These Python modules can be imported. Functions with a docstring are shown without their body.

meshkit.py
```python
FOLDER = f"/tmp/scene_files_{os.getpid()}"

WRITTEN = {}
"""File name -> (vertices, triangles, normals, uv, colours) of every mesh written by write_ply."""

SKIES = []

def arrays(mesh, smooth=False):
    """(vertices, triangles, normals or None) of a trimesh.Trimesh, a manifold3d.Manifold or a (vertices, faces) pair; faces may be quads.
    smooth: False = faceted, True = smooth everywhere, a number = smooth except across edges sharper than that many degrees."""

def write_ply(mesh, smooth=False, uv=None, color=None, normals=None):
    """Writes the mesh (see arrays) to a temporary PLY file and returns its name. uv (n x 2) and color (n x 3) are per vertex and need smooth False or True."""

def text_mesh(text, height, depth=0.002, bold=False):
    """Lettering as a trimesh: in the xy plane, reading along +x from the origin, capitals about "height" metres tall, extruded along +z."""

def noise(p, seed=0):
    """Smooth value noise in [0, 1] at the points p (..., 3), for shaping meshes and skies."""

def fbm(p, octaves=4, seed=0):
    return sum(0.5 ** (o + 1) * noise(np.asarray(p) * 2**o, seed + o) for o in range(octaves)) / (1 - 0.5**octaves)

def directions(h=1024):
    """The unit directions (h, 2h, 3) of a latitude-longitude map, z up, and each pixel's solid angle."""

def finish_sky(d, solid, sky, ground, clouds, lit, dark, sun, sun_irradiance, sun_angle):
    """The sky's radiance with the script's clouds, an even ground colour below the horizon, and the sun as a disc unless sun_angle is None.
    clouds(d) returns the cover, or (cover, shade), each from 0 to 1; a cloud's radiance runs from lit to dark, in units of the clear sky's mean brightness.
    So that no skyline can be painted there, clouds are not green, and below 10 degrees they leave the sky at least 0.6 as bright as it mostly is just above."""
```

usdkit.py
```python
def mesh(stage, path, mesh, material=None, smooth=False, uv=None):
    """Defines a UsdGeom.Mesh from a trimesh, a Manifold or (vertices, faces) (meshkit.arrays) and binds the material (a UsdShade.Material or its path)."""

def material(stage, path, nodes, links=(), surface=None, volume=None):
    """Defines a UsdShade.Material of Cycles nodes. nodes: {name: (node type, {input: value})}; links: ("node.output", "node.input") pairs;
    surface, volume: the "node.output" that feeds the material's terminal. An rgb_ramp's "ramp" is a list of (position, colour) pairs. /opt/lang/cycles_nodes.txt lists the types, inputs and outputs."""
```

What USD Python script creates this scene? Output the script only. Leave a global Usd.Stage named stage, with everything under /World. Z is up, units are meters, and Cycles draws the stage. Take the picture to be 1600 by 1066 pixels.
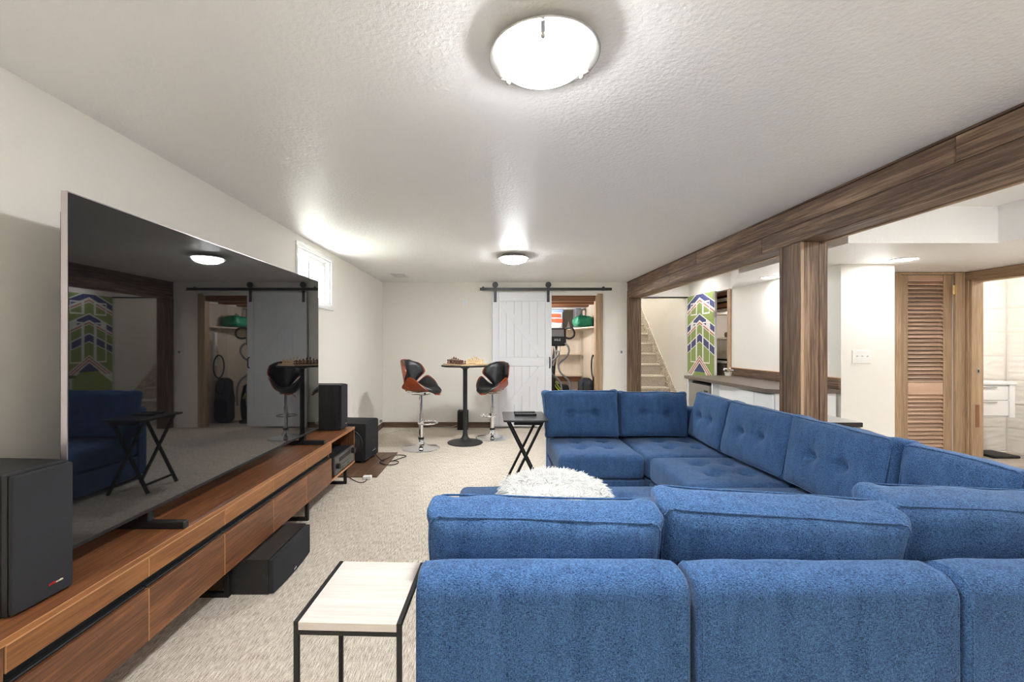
import math, random
import numpy as np, trimesh, manifold3d, usdkit, meshkit
from shapely.geometry import Polygon, box as sbox
from shapely.ops import unary_union
from pxr import Usd, UsdGeom, UsdLux, UsdShade, Gf, Sdf, Vt

stage = Usd.Stage.CreateInMemory()
UsdGeom.SetStageUpAxis(stage, 'Z'); UsdGeom.SetStageMetersPerUnit(stage, 1.0)
UsdGeom.Xform.Define(stage, '/World'); UsdGeom.Scope.Define(stage, '/World/Looks')
PI = math.pi

# ------------------------------------------------------------------ camera, sky, exposure
EXPOSURE = 3.6
LAMP, BULB, CAN = 23.0, 100.0, 7.5          # radiance of the ceiling lamps, bare bulbs and recessed lights
cam = UsdGeom.Camera.Define(stage, '/World/camera')
cam.AddTranslateOp().Set(Gf.Vec3d(0, 0, 1.316)); cam.AddRotateXOp().Set(90.0)
cam.CreateFocalLengthAttr(15.3); cam.CreateHorizontalApertureAttr(36.0); cam.CreateVerticalApertureAttr(36.0 * 1066 / 1600)
cam.CreateHorizontalApertureOffsetAttr(0.72); cam.CreateVerticalApertureOffsetAttr(0.09)
cam.CreateClippingRangeAttr(Gf.Vec2f(0.05, 200)); cam.CreateExposureAttr(EXPOSURE)
sky = UsdLux.DomeLight.Define(stage, '/World/sky')
sky.CreateIntensityAttr(2.2); sky.CreateColorAttr(Gf.Vec3f(0.93, 0.97, 1.0))

# ------------------------------------------------------------------ materials
L = '/World/Looks/'
def srgb(r, g, b):
    return tuple(((c / 255 + .055) / 1.055) ** 2.4 if c > 10 else c / 255 / 12.92 for c in (r, g, b))
MATS = {}
def pm(name, col, rough=.5, metallic=0., bump=None, **kw):
    """plain principled; bump = (scale, strength, distance)"""
    nodes = {'p': ('principled_bsdf', dict(base_color=col, roughness=rough, metallic=metallic, **kw))}; links = []
    if bump:
        nodes['tc'] = ('texture_coordinate', {}); nodes['n'] = ('noise_texture', dict(scale=bump[0], detail=3.))
        nodes['b'] = ('bump', dict(strength=bump[1], distance=bump[2]))
        links = [('tc.object', 'n.vector'), ('n.fac', 'b.height'), ('b.normal', 'p.normal')]
    MATS[name] = usdkit.material(stage, L + name, nodes, links, surface='p.BSDF'); return MATS[name]
def wood(name, stops, axis='y', scale=9., stretch=.07, rough=.5, rings=.5, bump=.25, fine=1., knots=True):
    """grain that runs along the axis; every board its own cut (object_info.random)"""
    s = [scale] * 3; s['xyz'.index(axis)] = scale * stretch
    f = [scale * 11] * 3; f['xyz'.index(axis)] = scale * .45
    N = {'tc': ('texture_coordinate', {}), 'oi': ('object_info', {}),
         'off': ('vector_math', dict(math_type='scale', vector1=(7.3, 5.1, 9.7))),
         'add': ('vector_math', dict(math_type='add')),
         'm1': ('mapping', dict(scale=tuple(s))), 'm2': ('mapping', dict(scale=tuple(f))),
         'n1': ('noise_texture', dict(scale=1., detail=3., roughness=.55, distortion=.6)),
         'w': ('math', dict(math_type='multiply', value2=9.)), 'sn': ('math', dict(math_type='sine')),
         'sr': ('map_range', dict(from_min=-1., from_max=1., to_min=0., to_max=1.)),
         'n2': ('noise_texture', dict(scale=1., detail=4., roughness=.6)),
         'mx': ('mix_float', dict(fac=rings)), 'mx2': ('mix_float', dict(fac=.45 * fine)),
         'r': ('rgb_ramp', dict(ramp=stops)), 'hs': ('hsv', dict(fac=1.)),
         'rv': ('map_range', dict(from_min=0., from_max=1., to_min=.82, to_max=1.18)),
         'b': ('bump', dict(strength=bump, distance=.004)),
         'p': ('principled_bsdf', dict(roughness=rough))}
    K = [('oi.random', 'off.scale'), ('tc.object', 'add.vector1'), ('off.vector', 'add.vector2'), ('add.vector', 'm1.vector'), ('add.vector', 'm2.vector'),
         ('m1.vector', 'n1.vector'), ('m2.vector', 'n2.vector'), ('n1.fac', 'w.value1'), ('w.value', 'sn.value1'), ('sn.value', 'sr.value'),
         ('n1.fac', 'mx.a'), ('sr.result', 'mx.b'), ('mx.result', 'mx2.a'), ('n2.fac', 'mx2.b'), ('mx2.result', 'r.fac'),
         ('r.color', 'hs.color'), ('oi.random', 'rv.value'), ('rv.result', 'hs.value'), ('hs.color', 'p.base_color'), ('mx2.result', 'b.height'), ('b.normal', 'p.normal')]
    MATS[name] = usdkit.material(stage, L + name, N, K, surface='p.BSDF'); return MATS[name]

def paint(name, col, scale, strength, dist, rough=.6, spec=.3):
    N = {'tc': ('texture_coordinate', {}), 'n': ('noise_texture', dict(scale=scale, detail=4., roughness=.55, distortion=.4)),
         'v': ('voronoi_texture', dict(scale=scale * .6, feature='smooth_f1', smoothness=.6)),
         'mx': ('mix_float', dict(fac=.4)), 'b': ('bump', dict(strength=strength, distance=dist)),
         'p': ('principled_bsdf', dict(base_color=col, roughness=rough, specular_ior_level=spec))}
    K = [('tc.object', 'n.vector'), ('tc.object', 'v.vector'), ('n.fac', 'mx.a'), ('v.distance', 'mx.b'), ('mx.result', 'b.height'), ('b.normal', 'p.normal')]
    MATS[name] = usdkit.material(stage, L + name, N, K, surface='p.BSDF')
paint('wall_paint', srgb(238, 234, 226), 55., .16, .006)
paint('ceiling_paint', srgb(246, 245, 243), 84., .7, .006, rough=.42, spec=.5)
paint('warm_paint', srgb(244, 240, 233), 55., .12, .006)
pm('white_paint', srgb(232, 234, 238), .42)
pm('well_paint', srgb(214, 216, 206), .7)
pm('white_gloss', srgb(240, 240, 240), .25)
pm('white_plastic', srgb(240, 239, 234), .35)
pm('black_metal', srgb(30, 29, 29), .45, .3)
pm('dark_metal', srgb(70, 70, 70), .4, .5)
pm('chrome', (.82, .83, .85), .06, 1.)
pm('nickel', (.50, .48, .45), .38, 1.)
pm('brass', (.78, .6, .28), .3, 1.)
pm('steel', (.55, .54, .52), .35, 1.)
pm('matte_black', srgb(22, 22, 24), .55)
pm('tray_black', srgb(62, 61, 60), .28)
pm('soft_black', srgb(30, 30, 33), .85)
pm('grille_cloth', srgb(38, 38, 42), .95, bump=(900., .4, .002))
pm('rubber', srgb(34, 34, 35), .5)
pm('leather', srgb(30, 30, 31), .38, bump=(160., .15, .002))
pm('silver_bezel', (.62, .57, .58), .3, .9)
pm('tv_screen', (.004, .004, .005), .02, ior=1.75)
pm('receiver_face', srgb(88, 88, 88), .38, .4)
pm('grey_plastic', srgb(120, 121, 124), .4)
pm('grey_cloth', srgb(70, 72, 78), .9, bump=(300., .4, .003))
pm('green_nylon', srgb(18, 124, 92), .4, bump=(60., .3, .01))
pm('blue_lid', srgb(150, 178, 222), .35)
pm('orange_red', srgb(226, 96, 62), .6)
pm('lime', srgb(178, 192, 60), .5)
pm('leaf', srgb(62, 92, 52), .5)
pm('clay', srgb(214, 208, 198), .6)
pm('flower_white', srgb(236, 228, 232), .7)
pm('white_cable', srgb(222, 216, 205), .5)
pm('black_cable', srgb(28, 26, 25), .5)
pm('red_print', srgb(196, 30, 34), .4)
pm('pale_print', srgb(225, 218, 190), .4)
pm('silver_print', (.75, .75, .75), .3, .6)
pm('tile_glaze', srgb(244, 240, 232), .22)
pm('stone_top', srgb(176, 174, 170), .35)
pm('copper_pipe', srgb(150, 100, 70), .4)
# frosted bowl with its bulbs in the middle: bright below, dimmer towards the rim
usdkit.material(stage, L + 'lamp_glass', {'tc': ('texture_coordinate', {}), 'm': ('mapping', dict(scale=(1., 1., 0.))), 'l': ('vector_math', dict(math_type='length')), 'r': ('map_range', dict(range_type='smoothstep', from_min=.06, from_max=.146, to_min=LAMP, to_max=7.)), 'e': ('emission', dict(color=(.955, .98, 1.)))},
                [('tc.object', 'm.vector'), ('m.vector', 'l.vector1'), ('l.value', 'r.value'), ('r.result', 'e.strength')], surface='e.emission')
usdkit.material(stage, L + 'can_glow', {'e': ('emission', dict(color=(.98, .985, 1.), strength=CAN))}, surface='e.emission')
usdkit.material(stage, L + 'bulb_glow', {'e': ('emission', dict(color=(.98, .98, .99), strength=BULB))}, surface='e.emission')
usdkit.material(stage, L + 'pane_glass', {'t': ('transparent_bsdf', {}), 'g': ('glossy_bsdf', dict(roughness=.0)), 'f': ('layer_weight', dict(blend=.5)), 'r': ('map_range', dict(from_min=.3, from_max=1., to_min=.03, to_max=.4)), 'm': ('mix_closure', {})},
                [('f.facing', 'r.value'), ('r.result', 'm.fac'), ('t.BSDF', 'm.closure1'), ('g.BSDF', 'm.closure2')], surface='m.closure')
usdkit.material(stage, L + 'bulb_dim', {'e': ('emission', dict(color=(1., .975, .94), strength=7.))}, surface='e.emission')
usdkit.material(stage, L + 'bulb_mid', {'e': ('emission', dict(color=(1., .975, .94), strength=80.))}, surface='e.emission')
for n in ('bulb_dim', 'bulb_mid', 'lamp_glass', 'can_glow', 'bulb_glow', 'pane_glass'): MATS[n] = UsdShade.Material.Get(stage, L + n)

def fabric(name, dark, light, sc=(420., 420., 150.), rough=.9, sheen=.35, lo=.38, hi=.64):
    N = {'tc': ('texture_coordinate', {}), 'm': ('mapping', dict(scale=sc)), 'm2': ('mapping', dict(scale=(sc[2], sc[2], sc[0]))),
         'n': ('noise_texture', dict(scale=1., detail=2., roughness=.6)), 'n2': ('noise_texture', dict(scale=1., detail=2.)),
         'm3': ('mapping', dict(scale=(26., 26., 5.))), 'n3': ('noise_texture', dict(scale=1., detail=2.)), 'a': ('mix_float', dict(fac=.5)), 'c': ('mix_float', dict(fac=.12)),
         'r': ('rgb_ramp', dict(ramp=[(lo, dark), (hi, light)])), 'b': ('bump', dict(strength=.35, distance=.003)),
         'p': ('principled_bsdf', dict(roughness=rough, sheen_weight=sheen, sheen_roughness=.45, sheen_tint=tuple(.5 + .5 * q for q in light), specular_ior_level=.15))}
    K = [('tc.object', 'm.vector'), ('tc.object', 'm2.vector'), ('tc.object', 'm3.vector'), ('m3.vector', 'n3.vector'), ('m.vector', 'n.vector'), ('m2.vector', 'n2.vector'), ('n.fac', 'a.a'), ('n2.fac', 'a.b'),
         ('a.result', 'c.a'), ('n3.fac', 'c.b'), ('c.result', 'r.fac'), ('r.color', 'p.base_color'), ('a.result', 'b.height'), ('b.normal', 'p.normal')]
    MATS[name] = usdkit.material(stage, L + name, N, K, surface='p.BSDF')
fabric('blue_chenille', srgb(22, 47, 82), srgb(84, 120, 166), sc=(520., 520., 170.), sheen=.25, lo=.38, hi=.64)

def carpet(name, along='y'):
    s1 = {'y': (240., 20., 60.), 'x': (20., 240., 60.)}[along]
    N = {'tc': ('texture_coordinate', {}), 'm': ('mapping', dict(scale=s1)), 'n': ('noise_texture', dict(scale=1., detail=2., roughness=.65)),
         'n2': ('noise_texture', dict(scale=260., detail=2.)), 'n3': ('noise_texture', dict(scale=9., detail=2.)),
         'a': ('mix_float', dict(fac=.32)), 'c': ('mix_float', dict(fac=.06)),
         'r': ('rgb_ramp', dict(ramp=[(.36, srgb(152, 136, 119)), (.48, srgb(206, 193, 175)), (.6, srgb(240, 231, 217))])),
         'b': ('bump', dict(strength=.7, distance=.008)), 'p': ('principled_bsdf', dict(roughness=.95, specular_ior_level=.1, sheen_weight=.15))}
    K = [('tc.object', 'm.vector'), ('tc.object', 'n2.vector'), ('tc.object', 'n3.vector'), ('m.vector', 'n.vector'), ('n.fac', 'a.a'), ('n2.fac', 'a.b'), ('a.result', 'c.a'), ('n3.fac', 'c.b'),
         ('c.result', 'r.fac'), ('r.color', 'p.base_color'), ('a.result', 'b.height'), ('b.normal', 'p.normal')]
    MATS[name] = usdkit.material(stage, L + name, N, K, surface='p.BSDF')
carpet('carpet')
RUSTIC = [(.24, srgb(48, 34, 25)), (.40, srgb(100, 76, 58)), (.54, srgb(146, 118, 94)), (.72, srgb(190, 162, 134))]
wood('rustic_y', RUSTIC, 'y', 8., .085, .55, .5, .4, 1.25)
wood('rustic_z', RUSTIC, 'z', 8., .085, .55, .5, .4, 1.25)
wood('rustic_x', RUSTIC, 'x', 8., .085, .55, .5, .4, 1.25)
PALE = [(.25, srgb(128, 104, 80)), (.45, srgb(178, 150, 120)), (.7, srgb(210, 186, 156))]
wood('door_wood_z', PALE, 'z', 11., .05, .5, .35, .3)
wood('door_wood_y', PALE, 'y', 11., .05, .5, .35, .3)
wood('slat_wood', [(.2, srgb(172, 138, 114)), (.7, srgb(216, 186, 162))], 'x', 9., .05, .5, .25, .2)
WAL = [(.25, srgb(40, 22, 14)), (.40, srgb(100, 61, 37)), (.55, srgb(144, 91, 54)), (.75, srgb(176, 117, 73))]
wood('walnut_y', WAL, 'y', 13., .11, .42, .25, .2)
wood('walnut_light', [(.25, srgb(66, 38, 20)), (.42, srgb(136, 86, 46)), (.7, srgb(184, 124, 70))], 'y', 13., .11, .42, .25, .2)
wood('walnut_z', WAL, 'z', 7., .07, .42, .3, .2)
pm('edge_band', srgb(190, 140, 96), .45)
wood('ash_x', [(.2, srgb(172, 160, 150)), (.5, srgb(197, 188, 180)), (.8, srgb(211, 205, 199))], 'x', 10., .05, .4, .2, .1)
wood('bent_wood', [(.2, srgb(104, 36, 12)), (.5, srgb(156, 66, 26)), (.8, srgb(190, 96, 46))], 'z', 8., .12, .25, .3, .05)
wood('pine_x', [(.2, srgb(190, 174, 152)), (.6, srgb(216, 203, 184)), (.9, srgb(230, 220, 204))], 'x', 8., .06, .6, .3, .1)
wood('pine_z', [(.2, srgb(186, 174, 156)), (.6, srgb(210, 200, 185)), (.9, srgb(224, 216, 203))], 'z', 8., .06, .6, .25, .1)
wood('cedar_x', [(.2, srgb(84, 50, 30)), (.5, srgb(138, 90, 56)), (.8, srgb(176, 126, 84))], 'x', 12., .05, .6, .35, .2)
wood('counter_y', [(.2, srgb(88, 76, 66)), (.5, srgb(122, 108, 96)), (.8, srgb(150, 136, 124))], 'y', 9., .06, .4, .3, .1)
wood('grey_plank', [(.2, srgb(150, 138, 126)), (.5, srgb(182, 170, 158)), (.8, srgb(206, 196, 186))], 'x', 8., .05, .45, .3, .1)
wood('brown_plank', [(.2, srgb(70, 48, 34)), (.5, srgb(104, 76, 56)), (.8, srgb(136, 104, 80))], 'y', 9., .06, .4, .3, .1)
wood('rail_wood', [(.2, srgb(128, 88, 60)), (.6, srgb(170, 126, 94))], 'y', 9., .05, .4, .3, .05)
wood('black_ash', [(.3, srgb(16, 16, 17)), (.6, srgb(34, 34, 35)), (.8, srgb(52, 52, 53))], 'z', 14., .05, .5, .3, .25)
wood('black_ash_y', [(.3, srgb(22, 22, 22)), (.6, srgb(44, 44, 44)), (.8, srgb(66, 66, 66))], 'y', 14., .05, .5, .3, .25)
wood('maple', [(.2, srgb(208, 170, 122)), (.8, srgb(236, 206, 162))], 'x', 9., .08, .4, .3, .02)
pm('chess_dark', srgb(92, 56, 38), .4); pm('chess_light', srgb(232, 200, 150), .4)
pm('mural_green', srgb(152, 172, 96), .5); pm('mural_blue', srgb(78, 84, 132), .5); pm('mural_red', srgb(204, 112, 92), .5); pm('mural_white', srgb(244, 242, 238), .5)

# ------------------------------------------------------------------ naming and prims
USED = set()
def numbered(parent, name):
    p, n = parent + '/' + name, 0
    while p in USED:
        n += 1; p = '%s/%s_%03d' % (parent, name, n)
    USED.add(p); return p
class Thing:
    def __init__(s, prim, loc): s.prim, s.loc, s.path = prim, np.array(loc, float), str(prim.GetPath())
def say(prim, label=None, cat=None, group=None, kind=None):
    for k, v in (('label', label), ('category', cat), ('group', group), ('kind', kind)):
        if v: prim.SetCustomDataByKey(k, v)
def thing(name, label, cat, loc=(0, 0, 0), rotz=0., group=None, kind=None):
    x = UsdGeom.Xform.Define(stage, numbered('/World', name))
    x.AddTranslateOp().Set(Gf.Vec3d(*map(float, loc))); x.AddRotateZOp().Set(float(rotz))
    say(x.GetPrim(), label, cat, group, kind)
    return Thing(x.GetPrim(), loc)
def obj(name, m, mat, parent, label=None, smooth=False, local=False, kind=None):
    """one Mesh under a thing or a part; m in world coordinates unless local"""
    v, f, n = meshkit.arrays(m, False)
    loc = parent.loc
    if not local: v = v - loc
    g = usdkit.mesh(stage, numbered(parent.path, name), trimesh.Trimesh(v, f, process=False), MATS[mat], smooth)
    say(g.GetPrim(), label, None, None, kind)
    return Thing(g.GetPrim(), loc if not local else (0, 0, 0))
def solo(name, m, mat, label, cat, loc=(0, 0, 0), group=None, smooth=False, kind=None, rotz=0.):
    """a thing that is one mesh, m local to loc"""
    g = usdkit.mesh(stage, numbered('/World', name), m, MATS[mat], smooth)
    g.AddTranslateOp().Set(Gf.Vec3d(*map(float, loc))); g.AddRotateZOp().Set(float(rotz))
    say(g.GetPrim(), label, cat, group, kind); return Thing(g.GetPrim(), loc)
def dup(t, loc, rotz, label, group=None):
    was = t.prim.GetCustomData(); base = t.prim.GetName()
    r = thing(base, label, was['category'], loc, rotz, group or was.get('group'))
    r.prim.GetReferences().AddInternalReference(t.prim.GetPath()); r.prim.SetInstanceable(True)
    return r
def struct(name, m, mat, smooth=False, label=None):
    v, f, n = meshkit.arrays(m, False)
    g = usdkit.mesh(stage, numbered('/World', name), trimesh.Trimesh(v, f, process=False), MATS[mat], smooth)
    say(g.GetPrim(), label, None, None, 'structure'); return Thing(g.GetPrim(), (0, 0, 0))

# ------------------------------------------------------------------ shapes
cat_ = trimesh.util.concatenate
def bx(x0, x1, y0, y1, z0, z1):
    m = trimesh.creation.box([x1 - x0, y1 - y0, z1 - z0]); m.apply_translation([(x0 + x1) / 2, (y0 + y1) / 2, (z0 + z1) / 2]); return m
def cb(x0, x1, y0, y1, z0, z1, c=.003):
    """box with chamfered edges, 44 triangles"""
    c = min(c, (x1 - x0) * .45, (y1 - y0) * .45, (z1 - z0) * .45)
    P = []
    for sx in (0, 1):
        for sy in (0, 1):
            for sz in (0, 1):
                q = np.array([(x0, x1)[sx], (y0, y1)[sy], (z0, z1)[sz]]); d = np.array([1 - 2 * sx, 1 - 2 * sy, 1 - 2 * sz]) * c
                P += [q + d * [0, 1, 1], q + d * [1, 0, 1], q + d * [1, 1, 0]]
    return trimesh.convex.convex_hull(np.array(P))
def grid_faces(a, b, off=0, wrap=False):
    i, j = np.meshgrid(np.arange(a - 1), np.arange(b - (0 if wrap else 1)), indexing='ij')
    j2 = (j + 1) % b
    q = np.stack([i * b + j, (i + 1) * b + j, (i + 1) * b + j2, i * b + j2], -1).reshape(-1, 4) + off
    return np.vstack([q[:, [0, 1, 2]], q[:, [0, 2, 3]]])
def rb(sx, sy, sz, r, k=3, n=(1, 1, 1)):
    """rounded box about the origin; k points over the rounding, n spans between"""
    H = np.array([sx, sy, sz]) / 2; r = min(r, *(H * .98))
    ax = []
    for d in range(3):
        e = H[d] - r + r * np.sin(np.linspace(0, PI / 2, k + 1)); inner = np.linspace(-(H[d] - r), H[d] - r, n[d] + 1)
        ax.append(np.concatenate([-e[::-1][:-1], inner, e[1:]]))
    V, F, off = [], [], 0
    for d in range(3):
        u, w = (d + 1) % 3, (d + 2) % 3
        for s in (-1, 1):
            A, B = np.meshgrid(ax[u], ax[w], indexing='ij'); P = np.zeros(A.shape + (3,)); P[..., u] = A; P[..., w] = B; P[..., d] = s * H[d]
            f = grid_faces(len(ax[u]), len(ax[w]), off); F.append(f if s > 0 else f[:, ::-1]); V.append(P.reshape(-1, 3)); off += A.size
    V = np.vstack(V); inner = np.clip(V, -(H - r), H - r); d = V - inner
    V = inner + r * d / np.maximum(np.linalg.norm(d, axis=1, keepdims=True), 1e-9)
    m = trimesh.Trimesh(V, np.vstack(F), process=False); m.merge_vertices(digits_vertex=6); return m
def rbx(x0, x1, y0, y1, z0, z1, r, k=2, n=(1, 1, 1)):
    m = rb(x1 - x0, y1 - y0, z1 - z0, r, k, n); m.apply_translation([(x0 + x1) / 2, (y0 + y1) / 2, (z0 + z1) / 2]); return m
def tube(pts, r, sides=8, caps=True, closed=False):
    p = np.asarray(pts, float); n = len(p)
    t = np.roll(p, -1, 0) - np.roll(p, 1, 0) if closed else np.gradient(p, axis=0)
    t /= np.linalg.norm(t, axis=1, keepdims=True) + 1e-12
    a = np.cross(t[0], [0, 0, 1.] if abs(t[0][2]) < .9 else [1., 0, 0]); A = []
    for k in range(n):
        a = a - t[k] * (a @ t[k]); a /= np.linalg.norm(a) + 1e-12; A.append(a)
    A = np.array(A); B = np.cross(t, A); g = np.arange(sides) * 2 * PI / sides
    R = np.broadcast_to(r, (n,))[:, None, None]
    V = (p[:, None] + R * (np.cos(g)[None, :, None] * A[:, None] + np.sin(g)[None, :, None] * B[:, None])).reshape(-1, 3)
    if closed:
        V2 = np.vstack([V, V[:sides]]); F = grid_faces(n + 1, sides, wrap=True) % (n * sides); return trimesh.Trimesh(V, F[:, ::-1], process=False)
    F = [grid_faces(n, sides, wrap=True)[:, ::-1]]
    if caps:
        V = np.vstack([V, p[0], p[-1]]); j = np.arange(sides); j2 = (j + 1) % sides; o = (n - 1) * sides
        F += [np.stack([np.full(sides, n * sides), j2, j], 1), np.stack([np.full(sides, n * sides + 1), o + j, o + j2], 1)]
    m = trimesh.Trimesh(V, np.vstack(F), process=False); m.fix_normals(); return m
def spline(pts, n=24):
    from scipy.interpolate import CubicSpline
    p = np.asarray(pts, float); s = np.concatenate([[0], np.cumsum(np.linalg.norm(np.diff(p, axis=0), axis=1))])
    return CubicSpline(s, p)(np.linspace(0, s[-1], n))
def bar(a, b, w, h=None):
    """square bar from a to b"""
    a, b = np.array(a, float), np.array(b, float); l = np.linalg.norm(b - a); h = h or w
    m = cb(-w / 2, w / 2, -h / 2, h / 2, 0, l, min(w, h) * .12); z = (b - a) / l
    x = np.cross([0, 1., 0] if abs(z[1]) < .95 else [1., 0, 0], z); x /= np.linalg.norm(x); T = np.eye(4); T[:3, 0] = x; T[:3, 1] = np.cross(z, x); T[:3, 2] = z; T[:3, 3] = a
    m.apply_transform(T); return m
def lathe(prof, n=32, at=(0, 0, 0)):
    prof = np.array(prof, float); g = np.arange(n) * 2 * PI / n
    V = np.stack([prof[:, 0][:, None] * np.cos(g), prof[:, 0][:, None] * np.sin(g), np.repeat(prof[:, 1][:, None], n, 1)], -1).reshape(-1, 3)
    F = grid_faces(len(prof), n, wrap=True)
    m = trimesh.Trimesh(V, F, process=False); m.merge_vertices(digits_vertex=6); m.update_faces(m.nondegenerate_faces()); m.fix_normals(); m.apply_translation(at); return m
def cyl(r, z0, z1, n=24, at=(0, 0)):
    m = trimesh.creation.cylinder(r, z1 - z0, sections=n); m.apply_translation([at[0], at[1], (z0 + z1) / 2]); return m
def holes(x0, x1, y0, y1, z0, z1, cuts):
    M = lambda b: manifold3d.Manifold.cube([b[1] - b[0], b[3] - b[2], b[5] - b[4]]).translate([b[0], b[2], b[4]])
    m = M((x0, x1, y0, y1, z0, z1))
    for c in cuts: m = m - M(c)
    return m
def prism(poly, z0, z1):
    m = trimesh.creation.extrude_polygon(poly if isinstance(poly, Polygon) else Polygon(poly), z1 - z0, engine='earcut'); m.apply_translation([0, 0, z0]); return m
def rot(m, deg, axis, at=(0, 0, 0)):
    m = m.copy(); m.apply_transform(trimesh.transformations.rotation_matrix(math.radians(deg), axis, at)); return m
def mv(m, *t): m = m.copy(); m.apply_translation(t); return m
def wall_text(text, h, depth, at, facing, bold=False):
    """lettering standing upright, facing '+x', '-x' or '-y'"""
    m = meshkit.text_mesh(text, h, depth, bold); m.apply_translation([-m.bounds[:, 0].mean(), -m.bounds[:, 1].mean(), 0])
    R = {'-y': [[1, 0, 0], [0, 0, -1], [0, 1, 0]], '+x': [[0, 0, 1], [1, 0, 0], [0, 1, 0]], '-x': [[0, 0, -1], [-1, 0, 0], [0, 1, 0]]}[facing]
    T = np.eye(4); T[:3, :3] = R; m.apply_transform(T); m.apply_translation(at); return m

# ------------------------------------------------------------------ room shell (x right, y away from the camera, z up)
H, YB, XL, XR, YN = 2.28, 6.83, -1.707, 4.69, -2.6
struct('floor', bx(XL - .2, XR, YN - .1, YB + .1, -.12, 0), 'carpet', label='beige loop pile carpet with short pale streaks')
struct('ceiling', bx(XL - .2, 6.4, YN - .1, YB + .1, H, H + .12), 'ceiling_paint', label='pale grey textured ceiling')
struct('wall_left', holes(XL - .2, XL, YN - .1, YB + .1, 0, H, [(XL - 1, XL + 1, 3.80, 4.63, 1.70, 2.20), (XL - 1, XL + 1, -1.20, -.37, 1.70, 2.20)]), 'wall_paint')
struct('wall_back', holes(XL, XR + .1, YB, YB + .1, 0, H, [(.70, 1.66, 6, 8, -1, 2.07), (2.24, 3.06, 6, 8, -1, 2.03)]), 'wall_paint')
struct('wall_front', bx(XL, 6.4, YN - .1, YN, 0, H), 'wall_paint')
struct('wall_bar', holes(3.10, 3.20, 3.86, YB, 0, H, [(3, 3.3, 5.70, 6.55, -1, 2.03)]), 'warm_paint')
struct('wall_switch', prism([(3.20, 3.86), (3.576, 3.86), (3.576, 4.30), (3.48, 4.30), (3.48, 3.96), (3.20, 3.96)], 0, H), 'warm_paint')
struct('wall_closet', holes(3.48, XR + .1, 4.30, 4.40, 0, H, [(4.03, 4.557, 4, 5, -1, 2.0)]), 'warm_paint')
struct('wall_right', holes(XR, XR + .1, YN, 4.30, 0, H, [(4, 5, 3.20, 4.26, -1, 1.935)]), 'warm_paint')
struct('wall_storage', bx(XR, XR + .1, 4.40, YB, 0, H), 'warm_paint')
struct('soffit', cat_([prism([(2.5, 3.05), (3.55, 3.05), (3.55, .4), (XR, .4), (XR, 4.30), (3.576, 4.30), (3.576, 3.86), (3.10, 3.86), (3.10, 5.64), (2.5, 4.4)], 2.02, H),]), 'ceiling_paint', label='lowered pale ceiling over the bar and doorway')
struct('baseboard_back', cb(XL + .012, .02, YB - .014, YB, 0, .085, .004), 'rustic_x')
struct('baseboard_left', cb(XL, XL + .012, YN, YB, 0, .085, .004), 'rustic_y')
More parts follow.
